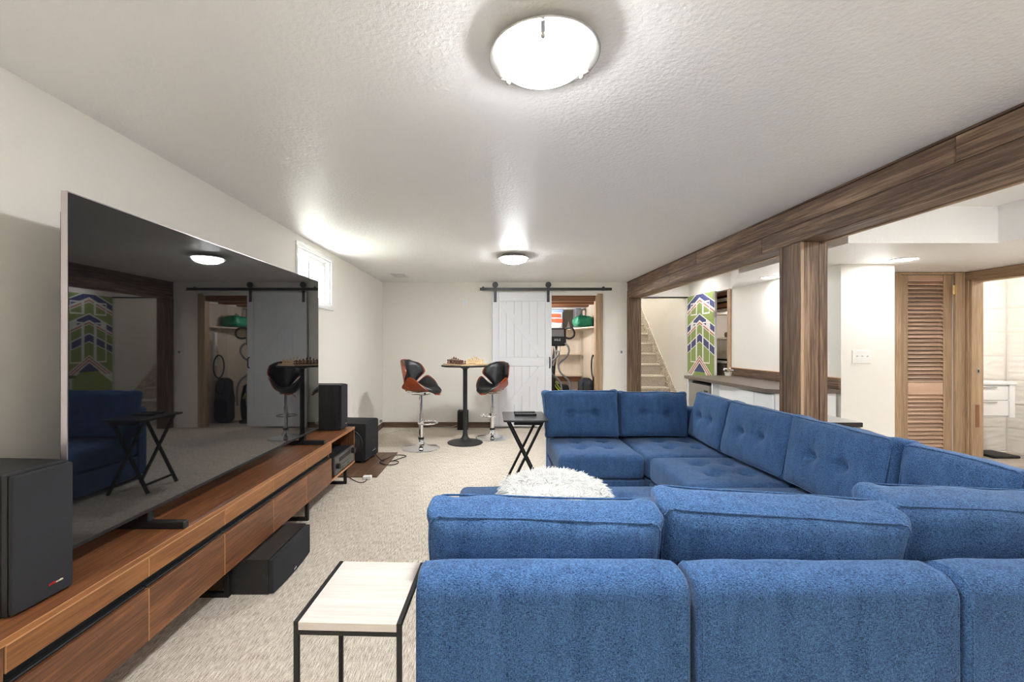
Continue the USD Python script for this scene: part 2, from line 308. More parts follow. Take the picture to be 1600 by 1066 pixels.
# bathroom beyond the right doorway
struct('wall_bathroom', cat_([bx(XR + .1, 6.4, 5.32, 5.42, 0, H), bx(6.29, 6.4, 2.6, 5.32, 0, H), bx(XR + .1, 6.29, 2.5, 2.6, 0, H), bx(XR, XR + .1, YB, YB + .1, 0, .01)]), 'warm_paint')
bf = thing('bathroom_floor', None, None, (5.5, 4, 0), kind='structure')
obj('subfloor', bx(XR, 6.4, 2.5, 5.42, -.12, -.012), 'grey_plank', bf)
y = 2.6; k = 0
while y < 5.31:
    y1 = min(y + .17, 5.32); c = 5.1 + .5 * ((k * .618) % 1)
    obj('plank', cb(XR, c - .001, y + .001, y1 - .001, -.012, 0, .002), 'grey_plank', bf); obj('plank', cb(c + .001, 6.29, y + .001, y1 - .001, -.012, 0, .002), 'grey_plank', bf)
    y = y1; k += 1
# staircase shaft behind the back wall
struct('wall_stairs', cat_([bx(2.12, 2.22, YB + .1, 10.6, -.1, 4.4), bx(3.06, 3.16, YB + .1, 10.6, -.1, 4.4), bx(2.12, 3.16, 10.6, 10.7, -.1, 4.4), bx(2.12, 3.16, YB + .1, 10.7, 4.4, 4.5), bx(2.12, 3.16, YB, YB + .1, H + .12, 4.4)]), 'wall_paint')
st = thing('staircase', 'carpeted staircase climbing away beyond the wooden post', None, (2.64, 7.0, 0), kind='structure')
for i in range(14):
    yy, zz = 7.01 + .21 * i, .19 * (i + 1)
    m = cat_([rbx(2.22, 3.045, yy - .025, yy + .235, zz - .045, zz, .02, 2), bx(2.22, 3.045, yy, yy + .21, max(0, zz - .235), zz - .03)])
    obj('step', m, 'carpet', st)
sk = [(6.94, .0), (6.94, .31), (10.0, .31 + 3.06 * .905), (10.0, 2.5), (7.5, .2), (7.3, 0)]
m = prism([(a, b) for a, b in sk], 0, .014); m.apply_transform([[0, 0, 1, 3.046], [1, 0, 0, 0], [0, 1, 0, 0], [0, 0, 0, 1]]); obj('skirting', m, 'carpet', st)
struct('floor_stairs', bx(2.12, 3.16, YB + .1, 10.7, -.12, 0), 'carpet')
# closet behind the barn door
struct('wall_closet_store', cat_([bx(.2, .3, YB + .1, 8.5, 0, 2.1), bx(1.76, 1.86, YB + .1, 8.5, 0, 2.1), bx(.3, 1.76, 8.4, 8.5, 0, 2.1), bx(.2, 1.86, YB + .1, 8.5, 2.1, 2.2)]), 'warm_paint')
struct('floor_closet', bx(.2, 1.86, YB + .1, 8.5, -.12, 0), 'carpet')
cj = thing('ceiling_joists', 'rough brown boards across the closet ceiling', None, (1, 7.6, 2.0), kind='structure')
for i in range(6):
    y0 = YB + .0 + i * .26
    obj('board', cb(.3 if i else .70, 1.76 if i else 1.66, y0, y0 + .2 - .1 * (i % 2), 1.985 + .03 * (i % 2), 2.1 if i else 2.07, .004), 'cedar_x', cj)
obj('backing', bx(.3, 1.76, YB + .1, 8.4, 2.09, 2.1), 'cedar_x', cj)
cp = thing('closet_panelling', 'pale plywood panels and battens lining the closet', None, (1.2, 8.39, 0), kind='structure')
for a, b in ((.3, 1.02), (1.025, 1.76)): obj('panel', bx(a, b, 8.388, 8.4, .0, 1.98), 'pine_z', cp)
for a, b in ((6.93, 7.6), (7.605, 8.388)): obj('panel', bx(1.748, 1.76, a, b, 0, 1.98), 'pine_z', cp)
obj('batten', cb(1.70, 1.748, 8.34, 8.388, .1, 1.55), 'pine_z', cp)
obj('batten', cb(1.715, 1.748, 7.20, 7.26, .95, 1.5), 'white_paint', cp)
for z0, z1, d in ((1.10, 1.125, .16), (.70, .74, .24), (.40, .43, .3)): obj('ledge', cb(.3, 1.69, 8.388 - d, 8.387, z0, z1), 'pine_x', cp)
obj('ledge', cb(.3, 1.69, 8.2, 8.22, .60, .70), 'cedar_x', cp)

# ------------------------------------------------------------------ windows, doors, beams, trims
def ring(x0, x1, y0, y1, z0, z1, t, tb=None):
    tb = tb or t
    return cat_([cb(x0, x1, y0, y1, z1 - t, z1), cb(x0, x1, y0, y1, z0, z0 + tb), cb(x0, x1, y0, y0 + t, z0 + tb, z1 - t), cb(x0, x1, y1 - t, y1, z0 + tb, z1 - t)])
def window(name, label, dy):
    w = thing(name, label, None, (XL, 4.2 + dy, 1.95), kind='structure')
    obj('casing', ring(XL - .001, XL + .014, 3.785 + dy, 4.645 + dy, 1.685, 2.215, .035), 'white_gloss', w)
    obj('window_sill', cb(XL, XL + .03, 3.775 + dy, 4.655 + dy, 1.665, 1.69), 'white_gloss', w)
    obj('frame', ring(XL - .12, XL - .002, 3.80 + dy, 4.63 + dy, 1.70, 2.20, .04), 'white_gloss', w)
    for a, b, x in ((3.83 + dy, 4.23 + dy, -.085), (4.17 + dy, 4.60 + dy, -.05)):
        s = obj('sash', ring(XL + x - .022, XL + x, a, b, 1.735, 2.165, .045), 'white_gloss', w)
        obj('pane', bx(XL + x - .014, XL + x - .008, a + .04, b - .04, 1.775, 2.125), 'pane_glass', s)
    struct('window_well', cat_([bx(-3.0, -2.9, 3.2 + dy, 5.2 + dy, 1.2, 2.6), bx(-2.9, -1.907, 3.2 + dy, 3.3 + dy, 1.2, 2.6), bx(-2.9, -1.907, 5.1 + dy, 5.2 + dy, 1.2, 2.6), bx(-3.0, -1.907, 3.2 + dy, 5.2 + dy, 1.1, 1.2)]), 'well_paint', label='pale window well outside ' + label.split(' in the')[0])
window('window_1', 'small white sliding window high in the left wall beside the television', 0)
window('window_2', 'small white sliding window high in the left wall near the viewpoint', -5.0)

bm = thing('ceiling_beam', 'long brown wood-clad beam under the ceiling', None, (2.22, 2, 2.02), kind='structure')
obj('core', bx(2.15, 2.29, YN, YB - .005, 2.04, H - .001), 'rustic_y', bm)
for a, b in ((YN, -.6), (-.598, 2.0), (2.002, 4.53), (4.532, YB - .004)): obj('board', cb(2.13, 2.15, a, b, 2.145, H - .012, .004), 'rustic_y', bm)
for a, b in ((YN, .7), (.702, 3.42), (3.422, 5.2), (5.202, YB - .004)): obj('board', cb(2.125, 2.15, a, b, 2.02, 2.143, .004), 'rustic_y', bm)
for a, b in ((YN, 1.2), (1.202, 3.1), (3.102, 5.0), (5.002, YB - .004)):
    obj('board', cb(2.151, 2.285, a, b, 2.02, 2.04, .003), 'rustic_y', bm); obj('board', cb(2.287, 2.31, a, b, 2.012, H - .002, .003), 'door_wood_y', bm)
obj('lath', cb(2.12, 2.15, YN, YB - .004, H - .012, H - .001, .002), 'rustic_y', bm)
p = thing('wood_column', 'brown wood-clad column standing behind the sofa under the beam', None, (2.22, 3.11, 0), kind='structure')
obj('core', bx(2.15, 2.30, 3.02, 3.20, 0, 2.02), 'rustic_z', p)
obj('board', cb(2.150, 2.258, 3.0, 3.02, 0, 2.019, .003), 'rustic_z', p); obj('board', cb(2.260, 2.312, 3.0, 3.02, 0, 2.019, .003), 'rustic_z', p)
obj('board', cb(2.128, 2.149, 2.997, 3.10, 0, 2.019, .004), 'rustic_z', p); obj('board', cb(2.132, 2.149, 3.102, 3.185, 0, 2.019, .004), 'rustic_z', p)
obj('board', cb(2.128, 2.149, 3.187, 3.22, 0, 2.019, .003), 'rustic_z', p); obj('board', cb(2.301, 2.322, 3.004, 3.22, 0, 2.019, .004), 'rustic_z', p)
obj('edge_strip', cb(2.1295, 2.1497, 2.9955, 2.9975, 0, 2.018, .0008), 'door_wood_z', p)
p = thing('wood_column', 'brown wooden post at the foot of the stairs', None, (2.22, 6.77, 0), kind='structure')
obj('board', cb(2.13, 2.31, 6.715, 6.74, 0, 2.019, .004), 'rustic_z', p); obj('board', cb(2.125, 2.13, 6.715, 6.83, 0, 2.019, .002), 'rustic_z', p)
obj('core', bx(2.131, 2.30, 6.74, 6.829, 0, 2.019), 'rustic_z', p); obj('board', cb(2.302, 2.318, 6.74, 6.829, 0, 2.019, .003), 'door_wood_z', p)
struct('trim_1', cb(2.32, 3.09, YB - .012, YB, 2.03, 2.05, .003), 'dark_metal', label='thin dark strip over the stairs opening')
t2 = thing('trim_2', 'rough brown timber jamb at the right of the closet opening', None, (1.70, YB, 0), kind='structure')
obj('board', cb(1.66, 1.742, YB - .022, YB, 0, 2.10, .004), 'door_wood_z', t2); obj('board', cb(1.63, 1.66, YB - .02, YB + .1, 0, 2.065, .003), 'door_wood_z', t2)
t3 = thing('trim_3', 'weathered brown boards framing the storage opening above the bar', None, (3.09, 5.7, 0), kind='structure')
obj('board', cb(3.084, 3.10, 5.62, 5.70, .912, 2.03, .003), 'door_wood_z', t3); obj('board', cb(3.10, 3.2, 5.682, 5.70, .912, 2.03, .003), 'rustic_z', t3)
t4 = thing('trim_4', 'weathered wood upstand along the back of the bar counter', None, (3.09, 4.7, .95), kind='structure')
for a, b in ((3.862, 4.7), (4.702, 5.62)): obj('board', cb(3.078, 3.10, a, b, .911, 1.005, .003), 'rustic_y', t4)
obj('top_edge', cb(3.076, 3.10, 3.862, 5.62, 1.005, 1.012, .002), 'edge_band', t4)

def casing(name, label, parts, mat='door_wood_z'):
    t = thing(name, label, None, parts[0][::2], kind='structure')
    for q in parts: obj('board', cb(*q, .004), 'door_wood_y' if q[3] - q[2] > .6 else mat, t)
casing('trim_5', 'tan wooden casing around the louvered door', [(3.965, 4.03, 4.278, 4.30, 0, 2.018), (4.03, 4.557, 4.278, 4.30, 2.0, 2.018), (4.557, 4.625, 4.272, 4.30, 0, 2.018), (4.626, XR - .022, 4.285, 4.30, 0, 2.018)])
t6 = thing('trim_6', 'tan wooden frame of the doorway into the tiled bathroom', None, (XR, 4.2, 0), kind='structure')
obj('jamb', cb(XR - .02, XR, 4.262, 4.299, 0, 1.935, .004), 'door_wood_z', t6); obj('jamb', cb(XR - .01, XR + .105, 4.24, 4.262, 0, 1.93, .003), 'door_wood_z', t6)
obj('header', cb(XR - .022, XR, 3.1, 4.299, 1.935, 2.018, .004), 'door_wood_y', t6); obj('header', cb(XR, XR + .1, 3.2, 4.24, 1.915, 1.935, .003), 'door_wood_y', t6)
obj('jamb', cb(XR - .02, XR + .1, 3.1, 3.2, 0, 1.935, .004), 'door_wood_z', t6)
obj('patch', cb(XR + .025, XR + .06, 4.236, 4.24, .50, .72, .001), 'copper_pipe', t6, label='reddish patch in the jamb')
sp = obj('strike_plate', cb(XR + .04, XR + .066, 4.237, 4.24, 1.02, 1.075, .001), 'nickel', t6); obj('keeper', bx(XR + .047, XR + .058, 4.2355, 4.237, 1.035, 1.06), 'matte_black', sp)

d = thing('door_1', 'tan louvered wooden closet door in the far right corner', None, (4.29, 4.31, 0), kind='structure')
x0, x1, yf, yb_ = 4.034, 4.553, 4.302, 4.337
for a, b in ((x0, x0 + .085), (x1 - .085, x1)): obj('stile', cb(a, b, yf, yb_, .015, 1.996), 'door_wood_z', d)
for a, b in ((.015, .17), (.81, .93), (1.93, 1.996)): obj('rail', cb(x0 + .085, x1 - .085, yf + .003, yb_ - .003, a, b), 'slat_wood', d)
for z0, z1 in ((.17, .81), (.93, 1.93)):
    n = int(round((z1 - z0) / .0405))
    for i in range(n):
        zc = z0 + (i + .5) * (z1 - z0) / n
        m = cb(x0 + .083, x1 - .083, -.0225, .0225, -.004, .004, .002); m = mv(rot(m, 47, [1, 0, 0]), 0, (yf + yb_) / 2, zc)
        obj('slat', m, 'slat_wood', d)
for z in (.19, 1.845): obj('hinge', cat_([cb(x1 - .022, x1 + .03, yf - .004 - .024, yf - .024, z - .045, z + .045, .001), tube([(x1 + .004, yf - .03, z - .05), (x1 + .004, yf - .03, z + .05)], .006, 8)]), 'brass', d)

# barn door with its rail
bd = thing('barn_door', 'white sliding barn door with diagonal braces hanging on a black rail', 'door', (.47, 6.77, .03))
X0, X1, Y0, Y1 = .012, .934, 6.752, 6.79
for i in range(6):
    a = X0 + .1 + i * (X1 - X0 - .2) / 6; b = a + (X1 - X0 - .2) / 6
    obj('plank', cb(a + .001, b - .001, Y0 + .012, Y1 - .008, .05, 2.08, .004), 'white_paint', bd)
for a, b in ((X0, X0 + .1), (X1 - .1, X1)): obj('stile', cb(a, b, Y0, Y1, .03, 2.115, .004), 'white_paint', bd)
for a, b in ((.03, .19), (.965, 1.10), (1.975, 2.115)): obj('rail', cb(X0 + .101, X1 - .101, Y0, Y1, a, b, .004), 'white_paint', bd)
def brace(a, b, zlo, zhi):
    a, b = np.array(a), np.array(b); n = np.array([-(b - a)[1], (b - a)[0]]); n = n / np.linalg.norm(n) * .045; e = (b - a) * .2
    q = Polygon([a - e + n, b + e + n, b + e - n, a - e - n]).intersection(sbox(X0 + .101, zlo, X1 - .101, zhi))
    m = prism(q, 0, .012); m.apply_transform([[1, 0, 0, 0], [0, 0, -1, Y0 + .0135], [0, 1, 0, 0], [0, 0, 0, 1]]); return m
obj('brace', brace((X0 + .13, 1.975), (X1 - .13, 1.10), 1.10, 1.975), 'white_paint', bd)
obj('brace', brace((X0 + .13, .19), (X1 - .13, .965), .19, .965), 'white_paint', bd)
h = obj('handle', tube(spline([(X1 - .035, Y0, 1.10), (X1 - .035, Y0 - .035, 1.09), (X1 - .035, Y0 - .04, 1.02), (X1 - .035, Y0 - .035, .95), (X1 - .035, Y0, .94)], 14), .009, 8), 'matte_black', bd)
for x in (X0 + .045, X1 - .055):
    s = obj('hanger_strap', cb(x - .022, x + .022, Y0 - .008, Y0 - .001, 1.96, 2.235, .002), 'dark_metal', bd)
    wheel = rot(cyl(.045, -.011, .011, 24), 90, [1, 0, 0]); obj('wheel', mv(wheel, x, 6.735, 2.225), 'dark_metal', s)
    for z in (1.985, 2.03, 2.075): obj('bolt', mv(rot(cyl(.008, -.004, .004, 8), 90, [1, 0, 0]), x, Y0 - .012, z), 'black_metal', s)
rl = thing('barn_door_rail', 'flat black steel rail mounted along the back wall over the barn door', 'rail', (.85, 6.78, 2.16))
obj('bar', cb(-.18, 1.86, 6.724, 6.734, 2.138, 2.18, .002), 'dark_metal', rl)
for x in (-.1, .42, .95, 1.4, 1.8): obj('spacer', mv(rot(cyl(.013, -.048, .048, 10), 90, [1, 0, 0]), x, 6.782, 2.159), 'dark_metal', rl)
for x in (-.13, 1.73): obj('stop', cb(x - .016, x + .016, 6.714, 6.74, 2.135, 2.195, .003), 'dark_metal', rl)

# mural door folded against the bar wall
mu = thing('mural_door', 'open door painted with green, blue and white chevrons at the end of the bar', 'door', (3.075, 6.385, 0))
obj('leaf', cb(3.062, 3.094, 5.97, 6.80, .02, 2.04, .003), 'mural_white', mu)
def chev(top, th, k=.46, c=.39): return Polygon([(-.5, top - k * (.5 + c)), (c, top), (1.4, top - k * (1.4 - c)), (1.4, top - th - k * (1.4 - c)), (c, top - th), (-.5, top - th - k * (.5 + c))])
face = sbox(.0, .03, .815, 2.04); lay = []
W_ = lambda t, a, b: chev(t + .02, a + b + .04)
for c, s in (('blue', [chev(2.085, .085)]), ('red', [chev(1.975, .022), chev(1.655, .022)])): lay += [(c, q) for q in s]
bands = unary_union([chev(2.105, .18), chev(1.765, .165), chev(1.475, .135)])
d_blue = unary_union([chev(1.745, .08).intersection(unary_union([sbox(0, 0, .1, 3), sbox(.2, 0, .58, 3), sbox(.7, 0, 1, 3)])), chev(1.455, .1).difference(unary_union([sbox(.1, 0, .13, 3), sbox(.28, 0, .31, 3), sbox(.48, 0, .51, 3), sbox(.66, 0, .69, 3)]))])
low = Polygon([(-.1, .3), (.39, 1.13), (.9, .3)])
rects = [sbox(.10, 1.74, .30, 1.93), sbox(.49, 1.74, .69, 1.93), sbox(.10, 1.03, .29, 1.63), sbox(.49, 1.03, .69, 1.63)]
lines = unary_union([r.difference(r.buffer(-.021, join_style=2)) for r in rects] + [sbox(.29, 1.06, .315, 1.62), sbox(.465, 1.06, .49, 1.62), sbox(.29, 1.74, .315, 1.95), sbox(.465, 1.74, .49, 1.95)])
blue = unary_union([chev(2.085, .085), d_blue, Polygon([(.22, .9), (.39, 1.03), (.56, .9)]), sbox(0, .03, .815, .4)])
k2 = lambda t, th: Polygon([(.39 - 1, t - .76), (.39, t), (1.39, t - .76), (1.39, t - th - .76), (.39, t - th), (-.61, t - th - .76)])
red = unary_union([chev(1.965, .02), chev(1.635, .02), k2(1.125, .02).intersection(sbox(0, .85, 1, 2)), k2(1.08, .022).intersection(sbox(0, .85, 1, 2))])
white = unary_union([bands, lines, k2(1.15, .14).intersection(sbox(0, .4, 1, 2))])
green = face.difference(white).difference(blue).difference(red)
def inlay(poly, mat, nm, proud):
    poly = poly.intersection(face)
    ms = []
    for g in getattr(poly, 'geoms', [poly]):
        if g.geom_type == 'Polygon' and g.area > 2e-5:
            m = prism(g, 0, proud); m.apply_transform([[0, 0, -1, 3.0625], [-1, 0, 0, 6.795], [0, 1, 0, 0], [0, 0, 0, 1]]); ms.append(m)
    obj(nm, cat_(ms), mat, mu)
inlay(green, 'mural_green', 'green_paint', .0012); inlay(blue.difference(lines), 'mural_blue', 'blue_paint', .0016); inlay(red.difference(lines), 'mural_red', 'red_paint', .0016)
for z in (1.98, 1.72, .4): obj('hinge', cat_([cb(3.056, 3.064, 5.94, 6.0, z - .04, z + .04, .001)]), 'nickel', mu)

# storage nook behind the bar wall
sn = thing('storage_shelving', 'boarded storage nook with a dark open shelf beside the mural door', None, (3.6, 6.1, 0), kind='structure')
for i, z in enumerate((1.98, 1.90, 1.82, 1.755)): obj('board', cb(3.2, 3.75, 5.4 + .05 * i, 6.82, z, z + .055 - .01 * (i % 2), .003), ['cedar_x', 'grey_plank'][i % 2], sn)
obj('back_panel', bx(3.74, 3.76, 5.2, 6.82, 0, 2.2), 'cedar_x', sn); obj('side_panel', bx(3.2, 3.74, 5.36, 5.38, 0, 2.2), 'cedar_x', sn)
obj('shelf', cb(3.22, 3.74, 5.38, 6.82, 1.375, 1.40, .003), 'pine_x', sn); obj('front_panel', bx(3.26, 3.28, 5.38, 6.82, 1.10, 1.372), 'pine_z', sn)
obj('front_panel', bx(3.45, 3.47, 5.38, 6.82, 0, 1.07), 'pine_z', sn); obj('ledge', cb(3.21, 3.45, 5.38, 6.82, 1.045, 1.075, .003), 'clay', sn)
rng = random.Random(5)
for i in range(5):
    solo('firewood_log', rot(tube([(-.16, 0, 0), (.16, 0, 0)], .035 + .004 * (i % 3), 9), rng.uniform(-14, 14), [0, 0, 1]), 'rustic_x', 'split log on the dark shelf beside the mural door, %s from the right' % ('first', 'second', 'third', 'fourth', 'fifth')[i], 'log', (3.5, 5.62 + .15 * i, 1.441 + .004 * (i % 2)), group='logs on the dark shelf')
solo('storage_bag', rb(.34, .5, .14, .06, 3), 'soft_black', 'black bag lying over the logs on the dark shelf', 'bag', (3.52, 5.95, 1.565))
def plant(name, label, loc, n, ln, seed, pot=True, flower=False):
    t = thing(name, label, 'plant', loc); r = random.Random(seed)
    obj('pot', lathe([(0, 0), (.035, 0), (.045, .05), (.042, .05), (.035, .045), (0, .045)], 20), 'clay', t, local=True, smooth=40)
    for i in range(n):
        a = r.uniform(0, 2 * PI); e = r.uniform(.25, 1.1); l = ln * r.uniform(.7, 1.1); s = np.linspace(0, 1, 6); wd = .022 * np.sin(PI * np.clip(s * .92 + .08, 0, 1)) ** .8 * (.5 if flower else 1)
        c = np.stack([l * s * np.cos(e), 0 * s, .045 + l * (s * np.sin(e) - .35 * s ** 2)], 1)
        V = np.vstack([c + np.array([0, 1, 0]) * wd[:, None], c - np.array([0, 1, 0]) * wd[:, None]]); V = np.vstack([V, V - [0, 0, .0015]])
        F = [];
        for k in range(5): F += [(k, 6 + k, k + 1), (k + 1, 6 + k, 7 + k), (12 + k, 13 + k, 18 + k), (13 + k, 19 + k, 18 + k)]
        m = rot(trimesh.Trimesh(V, F, process=False), math.degrees(a), [0, 0, 1]); obj('leaf', m, 'leaf', t, local=True, smooth=True)
    if flower:
        for i in range(6):
            a = r.uniform(0, 2 * PI); q = trimesh.creation.icosphere(1, .014); q.apply_scale([1, 1, .7]); q.apply_translation([.05 * math.cos(a), .05 * math.sin(a), .07 + .03 * r.random()]); obj('flower', q, 'flower_white', t, local=True, smooth=True)
plant('potted_plant', 'small potted plant with dark green leaves on the ledge beside the mural door', (3.33, 5.88, 1.075), 11, .14, 2)

# bath tiles: wave relief panels
bt = thing('wall_tiles', 'white wave relief tiles on the bathroom walls', None, (6.29, 5.3, 0), kind='structure')
def wave_tile(wd, ht, seed):
    nx, nz = 30, 22; u = np.linspace(.001, wd - .001, nx); v = np.linspace(.001, ht - .001, nz); A, B = np.meshgrid(u, v, indexing='ij')
    P = np.stack([A * 2.2 + seed * 3.1, B * 0 + 1.5, B * 7], -1); ph = meshkit.fbm(P, 3, 7)
    ridge = 1 - np.abs(np.sin(B * 34 + ph * 13 + np.sin(A * 5 + seed) * 1.1)); hgt = .004 + .009 * ridge * (.45 + .55 * meshkit.noise(P * 1.7, 3))
    edge = np.minimum.reduce([A, wd - A, B, ht - B]); hgt = np.where(edge < .002, 0, hgt)
    return np.stack([A, -hgt, B], -1).reshape(-1, 3), grid_faces(nx, nz)
k = 0
for zi in range(8):
    z0, z1 = zi * .29, min(H, (zi + 1) * .29)
    for xa, xb in ((XR + .102, 5.54), (5.54, 6.285)):
        V, F = wave_tile(xb - xa, z1 - z0, k); k += 1; obj('tile', trimesh.Trimesh(V + [xa, 5.318, z0], F, process=False), 'tile_glaze', bt, smooth=True)
    for yb in (5.315, 4.565, 3.815):
        V, F = wave_tile(.75, z1 - z0, k + .5); k += 1; V = np.stack([6.288 + V[:, 1], yb - V[:, 0], V[:, 2] + z0], -1); obj('tile', trimesh.Trimesh(V, F, process=False), 'tile_glaze', bt, smooth=True)
va = thing('bathroom_vanity', 'white floating vanity with two drawers in the tiled bathroom', 'vanity', (5.4, 5.05, .49))
obj('body', cb(4.95, 5.835, 4.87, 5.30, .49, .855), 'white_gloss', va); obj('top', cb(4.94, 5.85, 4.84, 5.30, .857, .885), 'white_gloss', va)
for a, b in ((5.30, 5.765), (4.97, 5.295)):
    for z0, z1 in ((.51, .675), (.685, .84)):
        dr = obj('drawer', cb(a, b, 4.852, 4.869, z0, z1), 'white_gloss', va)
        obj('pull', tube([((a + b) / 2 - .09, 4.842, z1 - .012), ((a + b) / 2 + .09, 4.842, z1 - .012)], .006, 8), 'steel', dr)
obj('side_frame', cb(5.77, 5.836, 4.848, 4.869, .49, .855), 'white_gloss', va)
solo('bathroom_scale', rb(.3, .3, .03, .012, 2), 'matte_black', 'flat black bathroom scale on the plank floor under the vanity', 'scale', (5.90, 5.12, .0151), smooth=40)

# ------------------------------------------------------------------ lamps
def ceiling_lamp(loc, label):
    t = thing('ceiling_lamp', label, 'lamp', loc, 0)
    obj('pan', lathe([(0, 0), (.125, 0), (.135, -.010), (.176, -.030), (.179, -.034), (.178, -.038), (.172, -.039), (.150, -.034), (.146, -.026), (0, -.026)], 56), 'nickel', t, local=True, smooth=35)
    a = np.linspace(0, PI / 2, 14)
    obj('glass_shade', lathe([(0, -.0265), (.10, -.0265)] + [(.1475 * math.cos(q) ** .8 if q < PI / 2 - .01 else 0, -.034 - .058 * math.sin(q)) for q in a], 56), 'lamp_glass', t, local=True, smooth=50)
    for g in (262, 22, 142):
        c, s = math.cos(math.radians(g)), math.sin(math.radians(g))
        clip = obj('clip', bar((.170 * c, .170 * s, -.042), (.140 * c, .140 * s, -.058), .012, .006), 'nickel', t, local=True)
        b = trimesh.creation.icosphere(2, .008); obj('finial', mv(b, .143 * c, .143 * s, -.066), 'nickel', clip, local=True, smooth=True)
    return t
l0 = ceiling_lamp((.17, 1.41, H), 'large round flush ceiling lamp, the nearest one above the sofa')
dup(l0, (.24, 4.75, H), 0, 'round flush ceiling lamp farther back, in front of the barn door')
dup(l0, (3.0, 1.5, H), 0, 'round flush ceiling lamp of the right room')
dup(l0, (.2, -1.7, H), 0, 'round flush ceiling lamp behind the viewpoint')
def downlight(loc, label):
    t = thing('recessed_light', label, 'light', loc)
    obj('trim_ring', lathe([(.082, 0), (.098, 0), (.100, -.004), (.096, -.008), (.084, -.004), (.082, 0)], 36), 'white_gloss', t, local=True, smooth=40)
    obj('lens', cyl(.0825, -.004, -.0005, 36), 'can_glow', t, local=True); return t
r0 = downlight((3.44, 3.63, 2.02), 'round recessed light in the lowered ceiling near the louvered door')
for x, y, z, s in ((2.95, 4.6, 2.02, 'bar counter'), (3.0, .2, H, 'right room near the viewpoint'), (3.5, -1.6, H, 'right room behind the viewpoint'), (2.75, 6.2, H, 'stairs foot')):
    dup(r0, (x, y, z), 0, 'round recessed light over the ' + s)
def bare_bulb(loc, label, mat='bulb_glow'):
    t = thing('bulb_lamp', label, 'lamp', loc)
    obj('socket', lathe([(0, 0), (.05, 0), (.05, -.012), (.022, -.03), (.02, -.05), (0, -.05)], 24), 'white_plastic', t, local=True, smooth=40)
    b = trimesh.creation.icosphere(3, .032); obj('bulb', mv(b, 0, 0, -.075), mat, t, local=True, smooth=True)
bare_bulb((.62, 7.5, 1.985), 'bare bulb on the closet ceiling behind the barn door')
bare_bulb((2.64, 9.2, 4.4), 'bare bulb at the top of the stairs')
bare_bulb((2.64, 7.4, 4.4), 'bare bulb over the lower stairs')
bare_bulb((3.46, 6.30, 1.7545), 'small bulb inside the storage nook behind the mural door', 'bulb_dim')
bare_bulb((5.5, 4.1, H), 'small bulb lamp on the bathroom ceiling', 'bulb_mid')
v = thing('ceiling_vent', 'small white register in the ceiling near the far left corner', 'vent', (-1.29, 6.12, H))
obj('frame', mv(ring(-.10, .10, -.16, .16, -.008, 0, .008), 0, 0, 0) if False else cat_([cb(-.1, -.08, -.16, .16, -.01, 0), cb(.08, .1, -.16, .16, -.01, 0), cb(-.08, .08, -.16, -.14, -.01, 0), cb(-.08, .08, .14, .16, -.01, 0)]), 'white_gloss', v, local=True)
for i in range(7): obj('slat', mv(rot(cb(-.08, .08, -.012, .012, -.001, .001, .0005), 35, [1, 0, 0]), 0, -.12 + .04 * i, -.007), 'white_gloss', v, local=True)

# ------------------------------------------------------------------ sectional sofa
def dent(P, spots, depth, s, axis=2, sign=-1):
    for u, w, a, b in spots:
        d2 = (P[:, a] - u) ** 2 + (P[:, b] - w) ** 2
        P[:, axis] += sign * (depth * np.exp(-d2 / (2 * s * s)) + depth * .5 * np.exp(-d2 / (2 * (2.6 * s) ** 2)))
def wrinkle(m, amp, sc, seed):
    V = np.array(m.vertices); n = np.array(m.vertex_normals); V += n * ((meshkit.fbm(V * sc + seed * 7.3, 3, seed) - .5) * 2 * amp)[:, None]; m.vertices = V; return m
def seat(wd, dp, seed, z0=.235, z1=.425, tuft=True):
    m = rb(wd, dp, z1 - z0, .045, 4, (26, 26, 2)); V = np.array(m.vertices); up = V[:, 2] > 0
    cr = np.clip(1 - (2 * V[:, 0] / wd) ** 2, 0, 1) * np.clip(1 - (2 * V[:, 1] / dp) ** 2, 0, 1)
    T = V[up]; T[:, 2] += .030 * cr[up]
    if tuft:
        sp = [(a * .115, b * .115, 0, 1) for a in (-1, 1) for b in (-1, 1)]; dent(T, sp, .042, .026)
        for a in (-1, 1):   # folds that join the buttons
            T[:, 2] -= .006 * np.exp(-((T[:, 1] - a * .115) / .012) ** 2) * (np.abs(T[:, 0]) < .115) + .006 * np.exp(-((T[:, 0] - a * .115) / .012) ** 2) * (np.abs(T[:, 1]) < .115)
    V[up] = T; m.vertices = V; wrinkle(m, .005, 5., seed); m.apply_translation([0, 0, (z0 + z1) / 2]); return m
